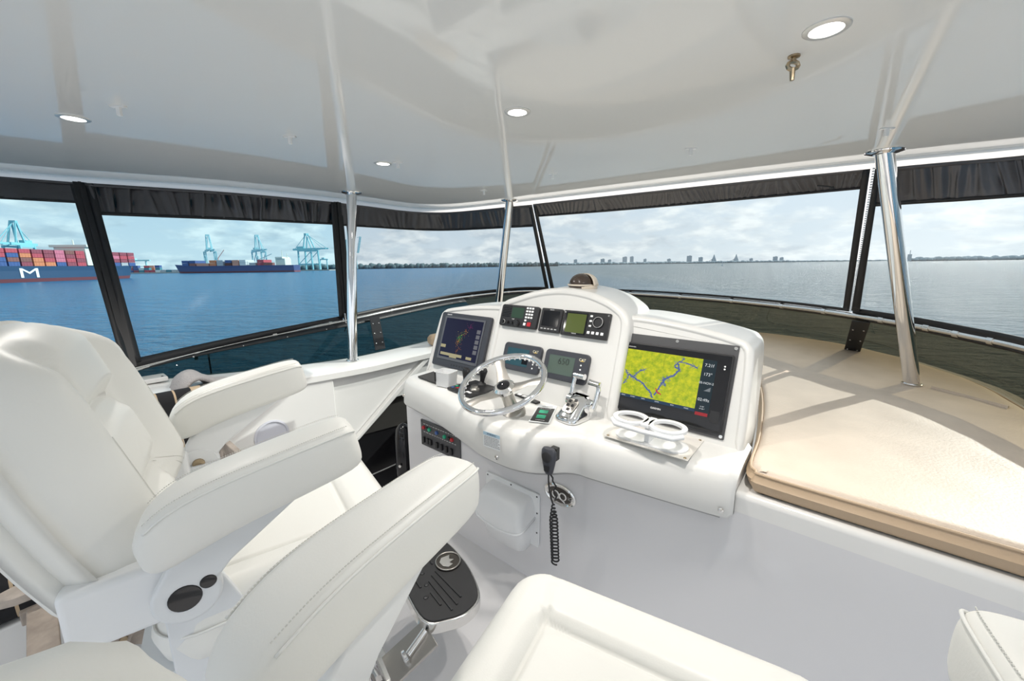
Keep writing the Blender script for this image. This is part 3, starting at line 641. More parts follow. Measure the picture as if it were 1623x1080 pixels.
bb = MB(); bb.tube([(-.092 + .011 * cos(a), -.036 + .011 * sin(a), .0215) for a in [k * pi / 8 for k in range(16)]], .0012, 5, closed=True); bb.build('dial_ring', WHT, t)
text('VHF', .009, WHT, t, M.Translation((-.030, -.018, .0204)))
# small black remote display
t, w_, h_ = dev('autopilot_display', 'small square black instrument with blank screen between radio and sounder', -1.117, -.998, .290, .405, PZ, .016, BLK, r=.006)
panel(t, 'screen', -.046, .046, -.030, .046, .0163, BLKG, .001, .002)
for k in range(5): panel(t, 'key', -.046 + k * .0195, -.034 + k * .0195, -.045, -.040, .0163, mat('grey_print', (.5, .5, .5), .6), .0006, .0005)
text('FURUNO', .006, WHT, t, M.Translation((0, .050, .0163)))
# fish finder
t, w_, h_ = dev('fish_finder', 'black instrument with olive screen and round dial, top right of pod', -.988, -.756, .287, .404, PZ, .018, BLK, r=.004)
panel(t, 'screen_frame', -.104, .012, -.050, .050, .0183, BLKG, .001, .003)
panel(t, 'screen', -.094, .004, -.043, .044, .0194, emis('lcd_olive_glow', (.13, .17, .035), 1), .0006, .002)
bb = MB(); bb.lathe([(.026, 0), (.026, .006), (.022, .008), (.020, .008), (.019, .004), (0, .004)], (.066, .014, .0183), seg=28); bb.build('dial', BLK, t)
bb = MB(); bb.tube([(.066 + .023 * cos(a), .014 + .023 * sin(a), .0262) for a in [k * pi / 12 for k in range(24)]], .001, 5, closed=True); bb.build('dial_ring', mat('grey_print', (.5, .5, .5)), t)
for k in range(3): panel(t, 'key', .022, .034, .036 - k * .022, .044 - k * .022, .0183, WHT, .001, .001)
for k in range(4): panel(t, 'key', .020 + k * .022, .033 + k * .022, -.040, -.028, .0183, WHT, .001, .001)
text('FURUNO', .006, WHT, t, M.Translation((-.045, -.0465, .0194)))
for x in (-.108, .108): knob(t, x, .048, .0183, .004, .002, STEEL, 'screw')
# two engine displays
for k, (x0, x1) in enumerate(((-1.296, -1.066), (-1.042, -.812))):
    t, w_, h_ = dev('engine_display', ['charcoal engine display with teal screen, half hidden behind the steering wheel', 'charcoal engine display reading 650, nearer the chrome throttle'][k], x0, x1, .078, .214, PZ, .020, DGREY, r=.02, group='engine displays on the helm', bev=.004)
    panel(t, 'screen', -.088, .046, -.042, .043, .0203, LCDT if k == 0 else LCD, .001, .002)
    text('CAT', .017, mat('cream_print', (.85, .80, .62), .5), t, M.Translation((.082, .040, .0205)))
    bb = MB(); bb.prism([(.072, .033, .0205), (.092, .033, .0205), (.082, .042, .0205)], (0, 0, .0002)); bb.build('emblem', mat('ochre_print', (.55, .38, .05), .5), t)
    for i in range(4): knob(t, .080, .016 - i * .019, .0203, .0038, .002, WHT, 'button')
    if k == 1: text('650', .042, mat('lcd_ink', (.03, .04, .035), .4), t, M.Translation((-.010, .018, .0215)), sx=.95)
    else: panel(t, 'lcd_band', .012, .046, -.030, .012, .0214, BLKG, .0005, .001)
# compass on top of the pod
t = thing('compass', 'cream domed compass with dark window on top of the helm console', 'compass', at(-.985, 1.725, 1.472))
bb = MB(); bb.lathe([(.068, 0), (.070, .010), (.066, .016)], seg=28); bb.build('base', CREAM, t)
def hood(u, v):
    a = -.25 + (pi + .5) * u; el = v * pi / 2
    return V((.070 * cos(a) * cos(el) ** .8, .078 * sin(a) * cos(el) ** .8 + .004, .014 + .060 * sin(el)))
bb = MB(); bb.grid(25, 9, hood); o = bb.build('hood', CREAM, t, smooth=180); q = o.modifiers.new('thick', 'SOLIDIFY'); q.thickness = .005
bb = MB(); bb.ball((-.004, -.014, .016), .060, 24, 14, (1, 1, .95)); bb.build('dome', mat('dark_dome', (.05, .032, .022), .06, spec=.8), t, smooth=180)
bb = MB(); bb.tube([(-.004 + .0615 * cos(a), -.014 + .0615 * sin(a), .018) for a in [pi + k * pi / 14 for k in range(15)]], .004, 8); bb.build('rim', CREAM, t, smooth=180)

# ------------------------------------------------------------------ controls on the shelf
SZ = .9605
# steering wheel
tw = R(26); AX = V((0, -sin(tw), cos(tw))); base = V((-1.03, 1.25, SZ - .002))
wm = M((V((1, 0, 0)), AX.cross(V((1, 0, 0))), AX)).transposed().to_4x4(); wm.translation = base
t = thing('steering_wheel', 'polished steel three-spoke steering wheel on the helm', 'steering wheel', wm)
bb = MB(); bb.lathe([(.052, -.004), (.052, .012), (.046, .022), (.028, .03), (.026, .14)], seg=28); bb.build('column', BRUSH, t)
bb = MB(); bb.tube([(.178 * cos(a), .178 * sin(a), .175) for a in [k * pi / 32 for k in range(64)]], .0125, 14, closed=True); bb.build('rim', CHR, t, smooth=180)
bb = MB()
for k in range(40):
    a = 2 * pi * k / 40; bb.ball((.166 * cos(a), .166 * sin(a), .170), .006, 6, 4)
stuff(bb.build('finger_grips', CHR, t, smooth=180))
for a in (R(133), R(22), R(249)):
    d = V((cos(a), sin(a), 0)); pz = [d * .03 + V((0, 0, .142)), d * .07 + V((0, 0, .152)), d * .12 + V((0, 0, .168)), d * .172 + V((0, 0, .175))]; sd = V((-d.y, d.x, 0)); ws = [.034, .026, .020, .026]
    bb = MB(); bb.loft([[p + sd * w2 + V((0, 0, h2)) for w2, h2 in ((-ww, -.002), (-ww * .5, .0015), (ww * .5, .0015), (ww, -.002), (ww * .5, -.006), (-ww * .5, -.006))] for p, ww in zip(pz, ws)]); bb.build('spoke', BRUSH, t, smooth=60)
bb = MB(); bb.lathe([(.030, .120), (.046, .135), (.046, .150), (.036, .160), (.028, .160)], seg=28); bb.build('hub', STEEL, t)
bb = MB(); bb.lathe([(.028, .158), (.027, .163), (.018, .167), (0, .169)], seg=24); bb.build('hub_cap', BLKG, t)
# throttle
tm = at(-.80, 1.392, SZ, R(-8)) @ M.Scale(1.16, 4)
t = thing('throttle_control', 'chrome twin-lever throttle on the helm beside the cup holder', 'throttle', tm)
def rr2(hw, y0, y1, r): return rrect(-hw, hw, y0, y1, r, 4)
bb = MB(); rg = []
for z, hw, y0, y1 in ((0, .048, -.085, .075), (.012, .048, -.085, .075), (.022, .044, -.075, .068), (.045, .040, -.045, .055), (.068, .037, -.015, .042), (.078, .030, 0, .034)):
    rg.append([(p[0], p[1], z) for p in rr2(hw, y0, y1, min(hw * .9, .03))])
bb.loft(rg); bb.build('body', CHR, t, smooth=60)
bb = MB(); bb.prism([(p[0], p[1], .047 + (p[1] + .045) * .76) for p in rrect(-.024, .024, -.066, -.018, .012)], (0, -.002, .003)); bb.build('switch_plate', BRUSH, t, bevel=.001)
for x, y in ((-.010, -.028), (.010, -.022), (-.010, -.042), (.010, -.040), (.0, -.055)):
    bb = MB(); bb.box((x, y - .002, .0505 + (y + .045) * .76), (.011, .010, .005), M.Rotation(R(37), 3, 'X')); bb.build('switch', BLK, t, bevel=.001)
for sd in (-1, 1):
    bb = MB(); bb.lathe([(.024, -.012), (.024, .010), (.018, .014), (0, .014)], (sd * .044, .018, .048), (sd, 0, 0), 16); bb.build('pivot', CHR, t)
    pts = [(sd * .052, .022, .052), (sd * .055, .035, .085), (sd * .054, .046, .118), (sd * .046, .050, .133)]
    ln = pts if sd < 0 else [(x * 1.12, y - .010, z - .010) for x, y, z in pts]
    bb = MB(); bb.tube(smoothpoly(ln, 4), .0085, 8); bb.tube([V(ln[-1]) + V((sd * .012, 0, 0)), V(ln[-1]) + V((-sd * .034, 0, .002))], .0115, 10); bb.build('lever', CHR, t, smooth=60)
# thruster / windlass control panel with two black joysticks
t = thing('joystick_panel', 'black control panel with two upright joysticks behind the steering wheel', 'control panel', at(-1.405, 1.375, SZ, R(-6)))
bb = MB(); bb.prism([(p[0], p[1], .0003) for p in rrect(-.085, .105, -.105, .085, .008)], (0, 0, .010)); bb.build('plate', BLK, t, bevel=.002)
for x, y in ((-.045, -.02), (.012, .045)):
    bb = MB(); bb.lathe([(.026, .010), (.024, .018), (.014, .026), (.010, .034)], (x, y, 0), seg=16); bb.build('boot', RUB, t)
    bb = MB(); bb.lathe([(.013, .03), (.016, .05), (.024, .08), (.027, .092), (.020, .104), (0, .108)], (x, y, 0), (.12, .05, 1), 14, 1, .7); bb.build('joystick', BLK, t)
bb = MB(); bb.lathe([(.024, .010), (.024, .02), (.018, .026), (.018, .036), (0, .038)], (.055, -.035, 0), seg=20); bb.build('selector', BRUSH, t)
for x, y, m_ in ((-.072, -.062, GRN), (-.045, -.078, RED), (-.020, -.082, GRN), (-.072, -.088, BLU), (.04, -.08, WHT), (.06, -.082, WHT)):
    panel(t, 'button', x, x + .016, y, y + .014, .0104, m_, .002, .002)
# hinged flap, white bin, keypad, label card, sticker
t = thing('shelf_mat', 'dark grey non-slip pad on the shelf below the radar display', 'pad', at(-1.70, 1.385, SZ))
bb = MB(); bb.prism([(-.085, -.07, .0), (.085, -.085, .0), (.06, .06, .0), (-.095, .06, .0)], (0, 0, .009)); bb.build('pad', mat('grey_nonslip', (.06, .06, .06), .85, bump=.3, bscale=600), t, bevel=.002)
t = thing('white_holder', 'small white plastic bin between grey pad and joystick panel', 'holder', at(-1.555, 1.325, SZ, R(10)))
bb = MB(); bb.loft([[(x * k, y * k, z) for x, y in rrect(-.05, .05, -.042, .042, .012)] for k, z in ((.86, 0), (1, .075), (1.02, .078), (.92, .078), (.80, .012))]); bb.build('bin', PLW, t, smooth=50)
bb = MB(); bb.box((-.038, -.0425, .05), (.008, .002, .05)); bb.build('slot', BLK, t)
t = thing('switch_keypad', 'small black keypad on the helm shelf right of the steering hub', 'keypad', at(-1.125, 1.455, SZ, R(-10)))
bb = MB(); bb.box((0, 0, .004), (.085, .075, .008)); bb.box((.085, -.028, .004), (.06, .03, .008)); bb.build('plate', BLK, t, bevel=.002)
for k in range(2): panel(t, 'key', -.032 + k * .034, -.008 + k * .034, -.030, -.014, .0082, WHT, .001, .002)
panel(t, 'keypad_screen', -.036, .036, .0, .03, .0082, LCDT, .001, .002)
t = thing('label_card', 'black label card with two green squares and white border on helm', 'label', at(-.925, 1.322, SZ + .0003, R(24)))
bb = MB(); bb.box((0, 0, .0015), (.085, .20, .003)); bb.build('card', PAPER, t); panel(t, 'black_field', -.038, .038, -.094, .062, .0031, BLK, .0004, .001)
for y in (-.060, -.002): panel(t, 'green_square', -.022, .016, y, y + .036, .0036, GRN, .0004, .002)
text('WARNING', .008, WHT, t, M.Translation((0, -.080, .0037))); text('BOW THRUSTER', .0065, WHT, t, M.Translation((0, .050, .0037))); text('INSTRUCTIONS', .007, BLK, t, M.Translation((0, .080, .0032)))
t = thing('warning_sticker', 'white printed notice with blue heading, stuck on console front edge', 'sticker', M.Translation((-1.016, 1.092, .893)) @ M.Rotation(R(88), 4, 'X') @ M.Rotation(R(2), 4, 'Z'))
bb = MB(); bb.box((0, 0, .001), (.092, .066, .001)); bb.build('paper', PAPER, t); panel(t, 'heading', -.045, .045, .018, .032, .0016, mat('pale_blue_print', (.45, .62, .74), .6), .0003, .001)
text('WARNING', .010, mat('navy_print', (.05, .08, .16), .6), t, M.Translation((0, .025, .002)))
bb = MB(); rnd = random.Random(5)
for k in range(7):
    x = -.040
    while x < .036: l = rnd.uniform(.004, .012); bb.box((x + l / 2, .012 - k * .006, .0017), (l, .0022, .0003)); x += l + .002
stuff(bb.build('print_lines', mat('grey_ink', (.2, .2, .22), .7), t, smooth=0))
# cup holder
t = thing('cup_holder', 'white plastic twin cup holder on a screwed plate below the chart plotter', 'cup holder', at(-.475, 1.385, SZ))
bb = MB(); bb.box((.0, .0, .0012), (.30, .20, .0024)); bb.build('mounting_plate', mat('offwhite_plate', (.74, .71, .67), .4), t)
for x in (-.138, .138):
    for y in (-.088, .088): knob(t, x, y, .0024, .005, .002, mat('bronze', (.42, .33, .22), .3, 1), 'screw')
def stad(hl, r, z, n=10): return [(hl + r * cos(a), r * sin(a), z) for a in [-pi / 2 + k * pi / n for k in range(n + 1)]] + [(-hl + r * cos(a), r * sin(a), z) for a in [pi / 2 + k * pi / n for k in range(n + 1)]]
bb = MB(); bb.loft([[(x, y - .03, z) for x, y, z in stad(.075, r, zz_)] for r, zz_ in ((.056, .0026), (.056, .008), (.052, .010))]); bb.build('base', PLW, t, smooth=50)
bb = MB(); bb.box((.0, -.045, .042), (.020, .05, .066)); bb.build('post', PLW, t, bevel=.004)
bb = MB(); zt = .075; n_ = 28
for sx in (-1, 1):
    c = V((sx * .066, -.058, zt)); vs = []
    for k in range(n_):
        a = 2 * pi * k / n_; vs += [c + V((.064 * cos(a), .060 * sin(a), 0)), c + V((.064 * cos(a), .060 * sin(a), .012)), c + V((.046 * cos(a), .044 * sin(a), .012)), c + V((.046 * cos(a), .044 * sin(a), 0))]
    bb.add(vs, [(4 * k + j, 4 * ((k + 1) % n_) + j, 4 * ((k + 1) % n_) + (j + 1) % 4, 4 * k + (j + 1) % 4) for k in range(n_) for j in range(4)])
bb.build('ring_pair', PLW, t, bevel=.002)
bb = MB(); bb.box((0, -.058, zt + .006), (.03, .085, .012)); bb.build('bridge', PLW, t, bevel=.002)
bb = MB(); bb.tube([(-.125, -.085, zt - .004), (-.10, -.116, zt - .006), (0, -.122, zt - .006), (.10, -.116, zt - .006), (.125, -.085, zt - .004)], .009, 8); bb.build('front_lip', PLW, t, smooth=60)
for x, y in ((-.01, -.02), (.012, -.09)): knob(t, x, y, zt + .012, .003, .001, BLK, 'screw')

# ------------------------------------------------------------------ things on the cockpit wall
WY = WALLY
t = thing('switchboard', 'dark switch panel with red and green buttons low on the port side of the helm', 'switch panel', M.Translation((-1.625, WY, .632)) @ M.Rotation(R(90), 4, 'X'))
panel(t, 'plate', -.165, .165, -.078, .078, .0005, DGREY2, .006, .004, .001)
for x, y in ((-.155, .068), (.155, .068), (-.155, -.068), (.155, -.068)): knob(t, x, y, .0065, .005, .002, BLK, 'screw')
for x, m_ in ((-.135, RED), (-.105, BLK), (-.085, GRN), (-.02, BLU), (.045, GRN), (.08, BLK), (.105, RED)): knob(t, x, .034 if x < 0 else .030, .0065, .011, .010, m_, 'button')
bb = MB(); rnd = random.Random(2)
for yy in (.056, .008):
    x = -.14
    while x < .14: l = rnd.uniform(.006, .018); bb.box((x + l / 2, yy, .0067), (l, .004, .0004)); x += l + .008
stuff(bb.build('print', mat('grey_print', (.5, .5, .5), .6), t, smooth=0))
for x in (-.135, -.10, -.075, -.02, .02, .06, .10): panel(t, 'breaker', x - .009, x + .009, -.056, -.022, .0065, BLK, .012, .003, .001)
bb = MB(); bb.lathe([(.012, 0), (.012, .02), (0, .024)], (-1.385, WY + .001, .505), (0, -1, 0), 14); tag(bb.build('push_button', BLK), 'small black push button on white wall behind seat armrest', 'button')
t = thing('glove_box', 'white plastic storage box with a curved lid on the wall below wheel', 'storage box', M.Translation((-1.105, WY, .435)) @ M.Rotation(R(90), 4, 'X'))
panel(t, 'flange', -.165, .165, -.135, .135, .0005, PLW, .010, .012, .002)
for x, y in ((-.152, .122), (0, .124), (.152, .122), (.154, .04), (.154, -.06), (-.154, -.06)): knob(t, x, y, .0105, .004, .0015, BLK, 'screw')
def gsec(y, w_, d, droop):
    # horizontal section of the box: out from the wall, round the front, back to the wall
    q = [(-w_, .0105)]; r = min(.035, d * .45)
    for k in range(7): a = pi - k * pi / 12; q.append((-w_ + r + r * cos(a), d - r + r * sin(a)))
    for k in range(5): q.append((-w_ + r + (2 * w_ - 2 * r) * (k + 1) / 6, d + .004 * sin(pi * (k + 1) / 6)))
    for k in range(7): a = pi / 2 - k * pi / 12; q.append((w_ - r + r * cos(a), d - r + r * sin(a)))
    q.append((w_, .0105)); return [(x, y - droop * max(0, z - .02) / .1 * (1 - .35 * (x / w_) ** 2), z) for x, z in q]
bb = MB(); bb.loft([gsec(*a) for a in ((-.158, .095, .05, 0), (-.155, .108, .066, 0), (-.146, .116, .078, 0), (-.05, .128, .094, .01), (.01, .131, .100, .02), (.03, .131, .102, .02))]); bb.build('bin', PLW, t, smooth=50)
bb = MB(); bb.loft([gsec(*a) for a in ((.012, .133, .104, .050), (.014, .142, .122, .050), (.030, .142, .126, .046), (.050, .140, .124, .034), (.078, .136, .112, .02), (.096, .129, .090, .01), (.106, .122, .066, 0), (.111, .112, .034, 0))]); bb.build('lid', PLW, t, smooth=50)
q = gsec(.013, .142, .124, .050); bb = MB(); bb.tube([(x, y, z) for x, y, z in q], .0055, 8); bb.build('lid_edge', PLW, t, smooth=180)
q = gsec(.004, .139, .112, .050); bb = MB(); bb.tube([(x, y, z) for x, y, z in q], .005, 6); bb.build('lid_shadow_gap', mat('shadow_line_grey', (.35, .35, .35), .5), t, smooth=180)  # grey tube painted as the shadow gap under the lid
t = thing('oval_emblem', 'polished oval metal badge on the white wall behind the coiled cord', 'emblem', M.Translation((-.836, WY, .612)) @ M.Rotation(R(90), 4, 'X'))
bb = MB(); bb.lathe([(.08, .0005), (.08, .007), (.072, .010), (.066, .006), (0, .006)], seg=36, sx=1, sy=.62); bb.build('plate', STEEL, t, smooth=40)
bb = MB(); bb.lathe([(.060, .006), (.060, .0065), (0, .0065)], seg=36, sx=1, sy=.58); bb.build('dark_field', mat('aged_metal', (.12, .11, .10), .35, 1), t)
bb = MB()
for x in (-.018, .018): bb.tube([(x + .016 * cos(a), .016 * sin(a), .009) for a in [k * pi / 10 for k in range(20)]], .004, 6, closed=True)
bb.tube([(-.03, -.026, .008), (0, -.012, .009), (.03, -.026, .008)], .003, 6); bb.build('relief', STEEL, t, smooth=180)
for sx_, s_ in ((-1, 'A'), (1, 'T')): text('III' if sx_ < 0 else 'IG', .022, STEEL, t, M.Translation((sx_ * .052, 0, .007)), 'relief_mark', .001)
# microphone with its coiled cord
t = thing('microphone', 'black hand microphone with coiled cord hanging on the console front', 'microphone', M.Translation((-.772, 1.150, .875)) @ M.Rotation(R(90), 4, 'X'))
bb = MB(); bb.box((.010, .018, -.016), (.03, .05, .024)); bb.build('hanger', BLK, t, bevel=.003)
bb = MB(); rg = []
for y, hw, th in ((-.058, .014, .010), (-.05, .019, .013), (-.02, .026, .016), (.012, .032, .018), (.034, .031, .017), (.044, .024, .012)):
    rg.append([(hw * cos(a), y, .008 + th * sin(a)) for a in [k * pi / 8 for k in range(16)]])
bb.loft(rg); bb.build('body', DGREY, t, smooth=60)
bb = MB(); bb.lathe([(.021, 0), (.020, .004), (.016, .005), (0, .006)], (0, .014, .023), (0, .1, 1), 18); bb.build('grille', BLK, t)
panel(t, 'push_key', -.011, .011, -.044, -.020, .0215, BLK, .003, .003)
W0 = V((-.772, 1.150, .875))
def lc(p): p = V(p) - W0; return V((p.x, p.z, -p.y))
pts = [lc(p) for p in smoothpoly([(-.772, 1.142, .82), (-.776, 1.150, .77), (-.778, 1.17, .70), (-.78, 1.19, .66)], 5)]
nn_ = 17 * 12
for k in range(nn_):
    f = k / nn_; a = 2 * pi * 17 * f; rr_ = .004 + .0115 * min(1, f * 4); zc = .66 - .30 * f; pts.append(lc((-.780 - .012 * f + rr_ * cos(a) - rr_ * 0, 1.19 + .045 * f + rr_ * sin(a), zc)))
MB().tube(pts, .0036, 6).build('coiled_cord', RUB, t, smooth=180)
bb = MB(); bb.tube([lc(p) for p in [(-.768, 1.146, .815), (-.758, 1.15, .80), (-.765, 1.16, .78), (-.752, 1.165, .76), (-.768, 1.172, .735), (-.758, 1.18, .71), (-.772, 1.19, .68)]], .0034, 6); bb.build('cord_loop', RUB, t, smooth=180)

# ------------------------------------------------------------------ helm seats
def ss(a, b_, x): t = max(0, min(1, (x - a) / (b_ - a))); return t * t * (3 - 2 * t)
def gs(x, c, w_): return math.exp(-((x - c) / w_) ** 2)
def seat_top(p):
    x, y = abs(p.x), p.y
    k = max(ss(.195, .225, x), ss(.335, .365, y)); groove = 0
    if y < .365: groove = max(groove, gs(x, .196, .005))
    if x < .205: groove = max(groove, gs(y, .336, .005))
    if y > .32 and x > .16: groove = max(groove, gs(x - .16 - (y - .32) * .25, .03, .004) * .5)
    return .016 * k - .008 * groove + .006 * (1 - (x / .28) ** 2) * (1 - k)
def back_c(y): return .140 - .022 * ss(.25, .05, y) - .02 * ss(.48, .60, y)
def back_top(p):
    x, y = abs(p.x), p.y
    c = back_c(y); top = ss(.50, .615, y)
    h = .058 * ss(c, .222, x) * (1 - .85 * top) * (.4 + .6 * ss(.02, .12, y)) - .034 * ss(.222, .29, x)
    inside = 1 - ss(c - .02, c + .006, x)
    yc = y + .020 * (x / c) ** 2
    h += inside * (.030 * ss(.392, .44, yc) * (1 - .9 * ss(.53, .61, y)) + .024 * ss(.160, .22, yc) * (1 - ss(.32, .388, yc)) + .020 * (1 - ss(.08, .156, yc)))
    h += inside * .012 * (1 - (x / c) ** 2)
    h -= inside * (.012 * gs(yc, .390, .006) + .012 * gs(yc, .158, .006)) + .010 * gs(x, c, .006) * (1 - top)
    return h
def make_seat(mw, label, pitch, recline, foot, aw=.338, by=-.095, ak=1.0):
    t = thing('helm_chair', label, 'seat', mw, 'white helm seats')
    # seat cushion
    ol = dense(rrect(-.305, .305, -.07, .475, .085, 8), .018)
    bb = MB(); bb.cushion(ol, .66, .80, .05, top=seat_top, inner=60, bulge=.012); o = bb.build('seat_cushion', LEA, t, smooth=180)
    MB().tube([(p[0] * 1.012, (p[1] - .18) * 1.02 + .18, .748) for p in ol], .003, 5, closed=True).build('seam', PIPE, o, smooth=180)
    bb = MB(); bb.loft([[(x, y, z) for x, y in rrect(-.27 + d, .27 - d, -.10 + d, .40 - d, .05)] for d, z in ((.03, .595), (.0, .63), (-.012, .665), (-.004, .665))]); bb.build('seat_pan', PLG, t, smooth=40)
    # backrest
    bm_ = M.Translation((0, by, .845)) @ M.Rotation(R(90 + recline), 4, 'X') @ M.Diagonal((1, .88, 1, 1))        # x right, y up the back, z towards the rear
    bf = bm_ @ M.Rotation(pi, 4, 'Y')                                               # z towards the sitter
    half = [(0, 0), (.12, -.005), (.215, 0), (.258, .02), (.272, .08), (.285, .18), (.288, .30), (.278, .42), (.255, .51), (.20, .585), (.12, .615), (0, .625)]
    pts = [(x, y, 0) for x, y in half] + [(-x, y, 0) for x, y in reversed(half[1:-1])]
    ol = dense([(p.x, p.y) for p in smoothpoly(pts, 4, True)], .018)
    bb = MB(); bb.T = bf; bb.cushion([(p[0], p[1]) for p in ol], -.055, .055, .060, top=back_top, inner=64, bulge=.010); o = bb.build('backrest', LEA, t, smooth=180)
    bb = MB(); bb.T = bf
    for sg in (-1, 1):
        LL = []
        for q in range(111):
            y = .06 + .29 * q / 110; x = sg * (.222 - .02 * ss(.45, .60, y)); LL.append(V((x, y, .0562 + back_top(V((x, y))))))
        for p, q in zip(LL, LL[1:]): bb.bar(p, p.lerp(q, .6), .0014, .0014, up=(0, 0, 1))
    stuff(bb.build('stitching', THREAD, o, smooth=0))
    # upholstered rear half, a soft fold behind the front cushion
    bb = MB(); bb.T = bf @ M.Rotation(pi, 4, 'Y'); bb.cushion([(p[0] * .985, (p[1] - .3) * .985 + .3) for p in ol], (.030), .118, .060, top=lambda p: -.02 * (p.x / .28) ** 2, inner=20, bulge=.006); bb.build('back_shell', LEA, t, smooth=180)
    # arms with brackets
    for sd in (-1, 1):
        am = M.Translation((sd * aw, .02, 1.060 - pitch * .0017)) @ M.Rotation(R(pitch), 4, 'X') @ M.Translation((0, -.02, 0))
        sec = [(.338, 0, .024, .024), (.335, 0, .042, .044), (.322, 0, .054, .054), (.29, 0, .060, .058), (.2, 0, .062, .060), (.10, -.002, .062, .061), (.03, -.007, .062, .062), (-.02, -.016, .061, .061), (-.06, -.028, .056, .054), (-.085, -.038, .044, .040), (-.097, -.043, .024, .020)]
        sec = [(y if y > .1 else .1 + (y - .1) * ak, zc, hw, hh) for y, zc, hw, hh in sec]
        rg = []; sl = [[], []]
        for y, zc, hw, hh in sec:
            r = []
            for k in range(28):
                a = 2 * pi * k / 28; ca, sa = cos(a), sin(a); e_ = .52
                r.append((hw * math.copysign(abs(ca) ** e_, ca), y, zc + hh * math.copysign(abs(sa) ** e_, sa)))
            rg.append(r)
            for j, q in enumerate((-1, 1)): sl[j].append((q * hw * .905, y, zc + hh * .755))
        rg.reverse()
        bb = MB(); bb.T = am; bb.loft(rg); o = bb.build('armrest', LEA, t, smooth=180, sub=1)
        for j in (0, 1):
            bb = MB(); bb.T = am; bb.tube(smoothpoly(sl[j][1:-2], 4), .0022, 6); bb.build('seam', PIPE, o, smooth=180)
            bb = MB(); bb.T = am; L_ = resample(smoothpoly([(x * .80, y, z + .0112) for x, y, z in sl[j][2:-2]], 4), 90)
            for i in range(0, 89): bb.bar(L_[i], L_[i].lerp(L_[i + 1], .6), .0012, .0014)
            stuff(bb.build('stitching', THREAD, o, smooth=0))
        # bracket: round hub, arm up to the armrest and cheek down to the pan
        x0 = sd * (aw - .030); th = sd * .030
        hub = [(0 + .056 * cos(a), .86 + .056 * sin(a)) for a in [R(k) for k in range(140, 390, 12)]]
        poly = [(.29, 1.055), (.10, 1.055), (-.015, .945)] + hub + [(.075, .905)]
        bb = MB(); bb.prism([(x0, y, z) for y, z in poly], (th, 0, 0)); bb.build('arm_bracket', PLG if sd > 0 else PLW, t, bevel=.008, seg=3)
        bb = MB(); bb.prism([(sd * .286, y, z) for y, z in ((-.045, .86), (-.045, .62), (.12, .60), (.13, .66), (.055, .86))], (sd * .016, 0, 0)); bb.build('side_cheek', PLG, t, bevel=.004)
        bb = MB(); bb.box((sd * .275, -.10, .86), (.05, .16, .13)); bb.build('back_bracket', PLW, t, bevel=.015, seg=3)
        if sd > 0:
            for y, z, r in ((-.004, .860, .024), (.034, .878, .011)): bb = MB(); bb.lathe([(r + .003, 0), (r + .002, .0015), (r, .001), (0, .001)], (aw + .0002, y, z), (1, 0, 0), 24); bb.build('hub_cap', BLKG, t)
        bb = MB(); bb.lathe([(.050, 0), (.050, .004), (.0, .004)], (sd * (aw - .030), 0, .86), (-sd, 0, 0), 28); bb.build('hub_disc', PLW, t)
        bb = MB(); bb.lathe([(.017, 0), (.016, .006), (.009, .008), (.008, .004), (0, .004)], (sd * (aw - .034), .0, .862), (-sd, 0, 0), 16); bb.build('pivot_bolt', mat('bronze', (.42, .33, .22), .3, 1), t)
    # pedestal
    bb = MB(); bb.box((0, .20, .565), (.34, .36, .06)); bb.build('slide_box', PLG, t, bevel=.01)
    bb = MB(); bb.box((.172, .10, .565), (.012, .05, .03)); bb.build('slide_latch', BLK, t, bevel=.003)
    bb = MB(); bb.lathe([(.085, .0), (.07, .03), (.055, .05), (.052, .54)], (0, .30, 0), seg=28); bb.build('column', STEEL, t, smooth=50)
    bb = MB(); bb.lathe([(.165, 0.0005), (.165, .018), (.15, .030), (.10, .034), (.095, .05), (.075, .055)], (0, .30, 0), seg=36); o = bb.build('base_flange', CHR, t)
    for k in range(8): bb = MB(); bb.lathe([(.011, 0), (.011, .006), (0, .008)], (.130 * cos(k * pi / 4 + .4), .30 + .130 * sin(k * pi / 4 + .4), .031), seg=10); bb.build('bolt', BLK, o)
    if foot:
        fo = [(p.x, p.y) for p in smoothpoly([(x, y, 0) for x, y in ((-.20, .545), (0, .53), (.185, .53), (.235, .60), (.245, .67), (.21, .735), (.10, .768), (0, .775), (-.10, .768), (-.21, .735), (-.245, .67), (-.235, .60))], 5, True)]
        bb = MB(); bb.prism([(x, y, .305) for x, y in fo], (0, 0, .042)); f_ = bb.build('footrest', STEEL, t, bevel=.004)
        bb = MB(); bb.prism([(x * .965, (y - .65) * .945 + .65, .3472) for x, y in fo], (0, 0, .004)); bb.build('rubber_tread', RUB, f_, bevel=.001)
        for x0_, y0_, x1_, y1_ in ((.02, .655, .18, .675), (.03, .635, .20, .650), (.05, .615, .21, .625), (.10, .598, .17, .603), (-.06, .575, .06, .578), (-.02, .66, -.18, .675), (-.03, .635, -.20, .650)):
            bb = MB(); bb.bar((x0_, y0_, .353), (x1_, y1_, .353), .007, .005); bb.build('tread_rib', BLK, f_, bevel=.001)
        for x, y in ((.06, .60), (.11, .575), (.0, .61)): bb = MB(); bb.lathe([(.009, 0), (.007, .003), (0, .004)], (x, y, .351), seg=12); bb.build('tread_stud', BLK, f_)
        bb = MB(); bb.lathe([(.050, .3512), (.050, .356), (.046, .3575), (.044, .3545), (0, .3545)], (0.005, .715, 0), seg=32); bb.build('medallion', mat('aged_metal', (.12, .11, .10), .35, 1), f_); MB().tube([(.005 + .047 * cos(a), .715 + .047 * sin(a), .357) for a in [k * pi / 16 for k in range(32)]], .003, 6, closed=True).build('medallion_rim', BRUSH, f_, smooth=180)
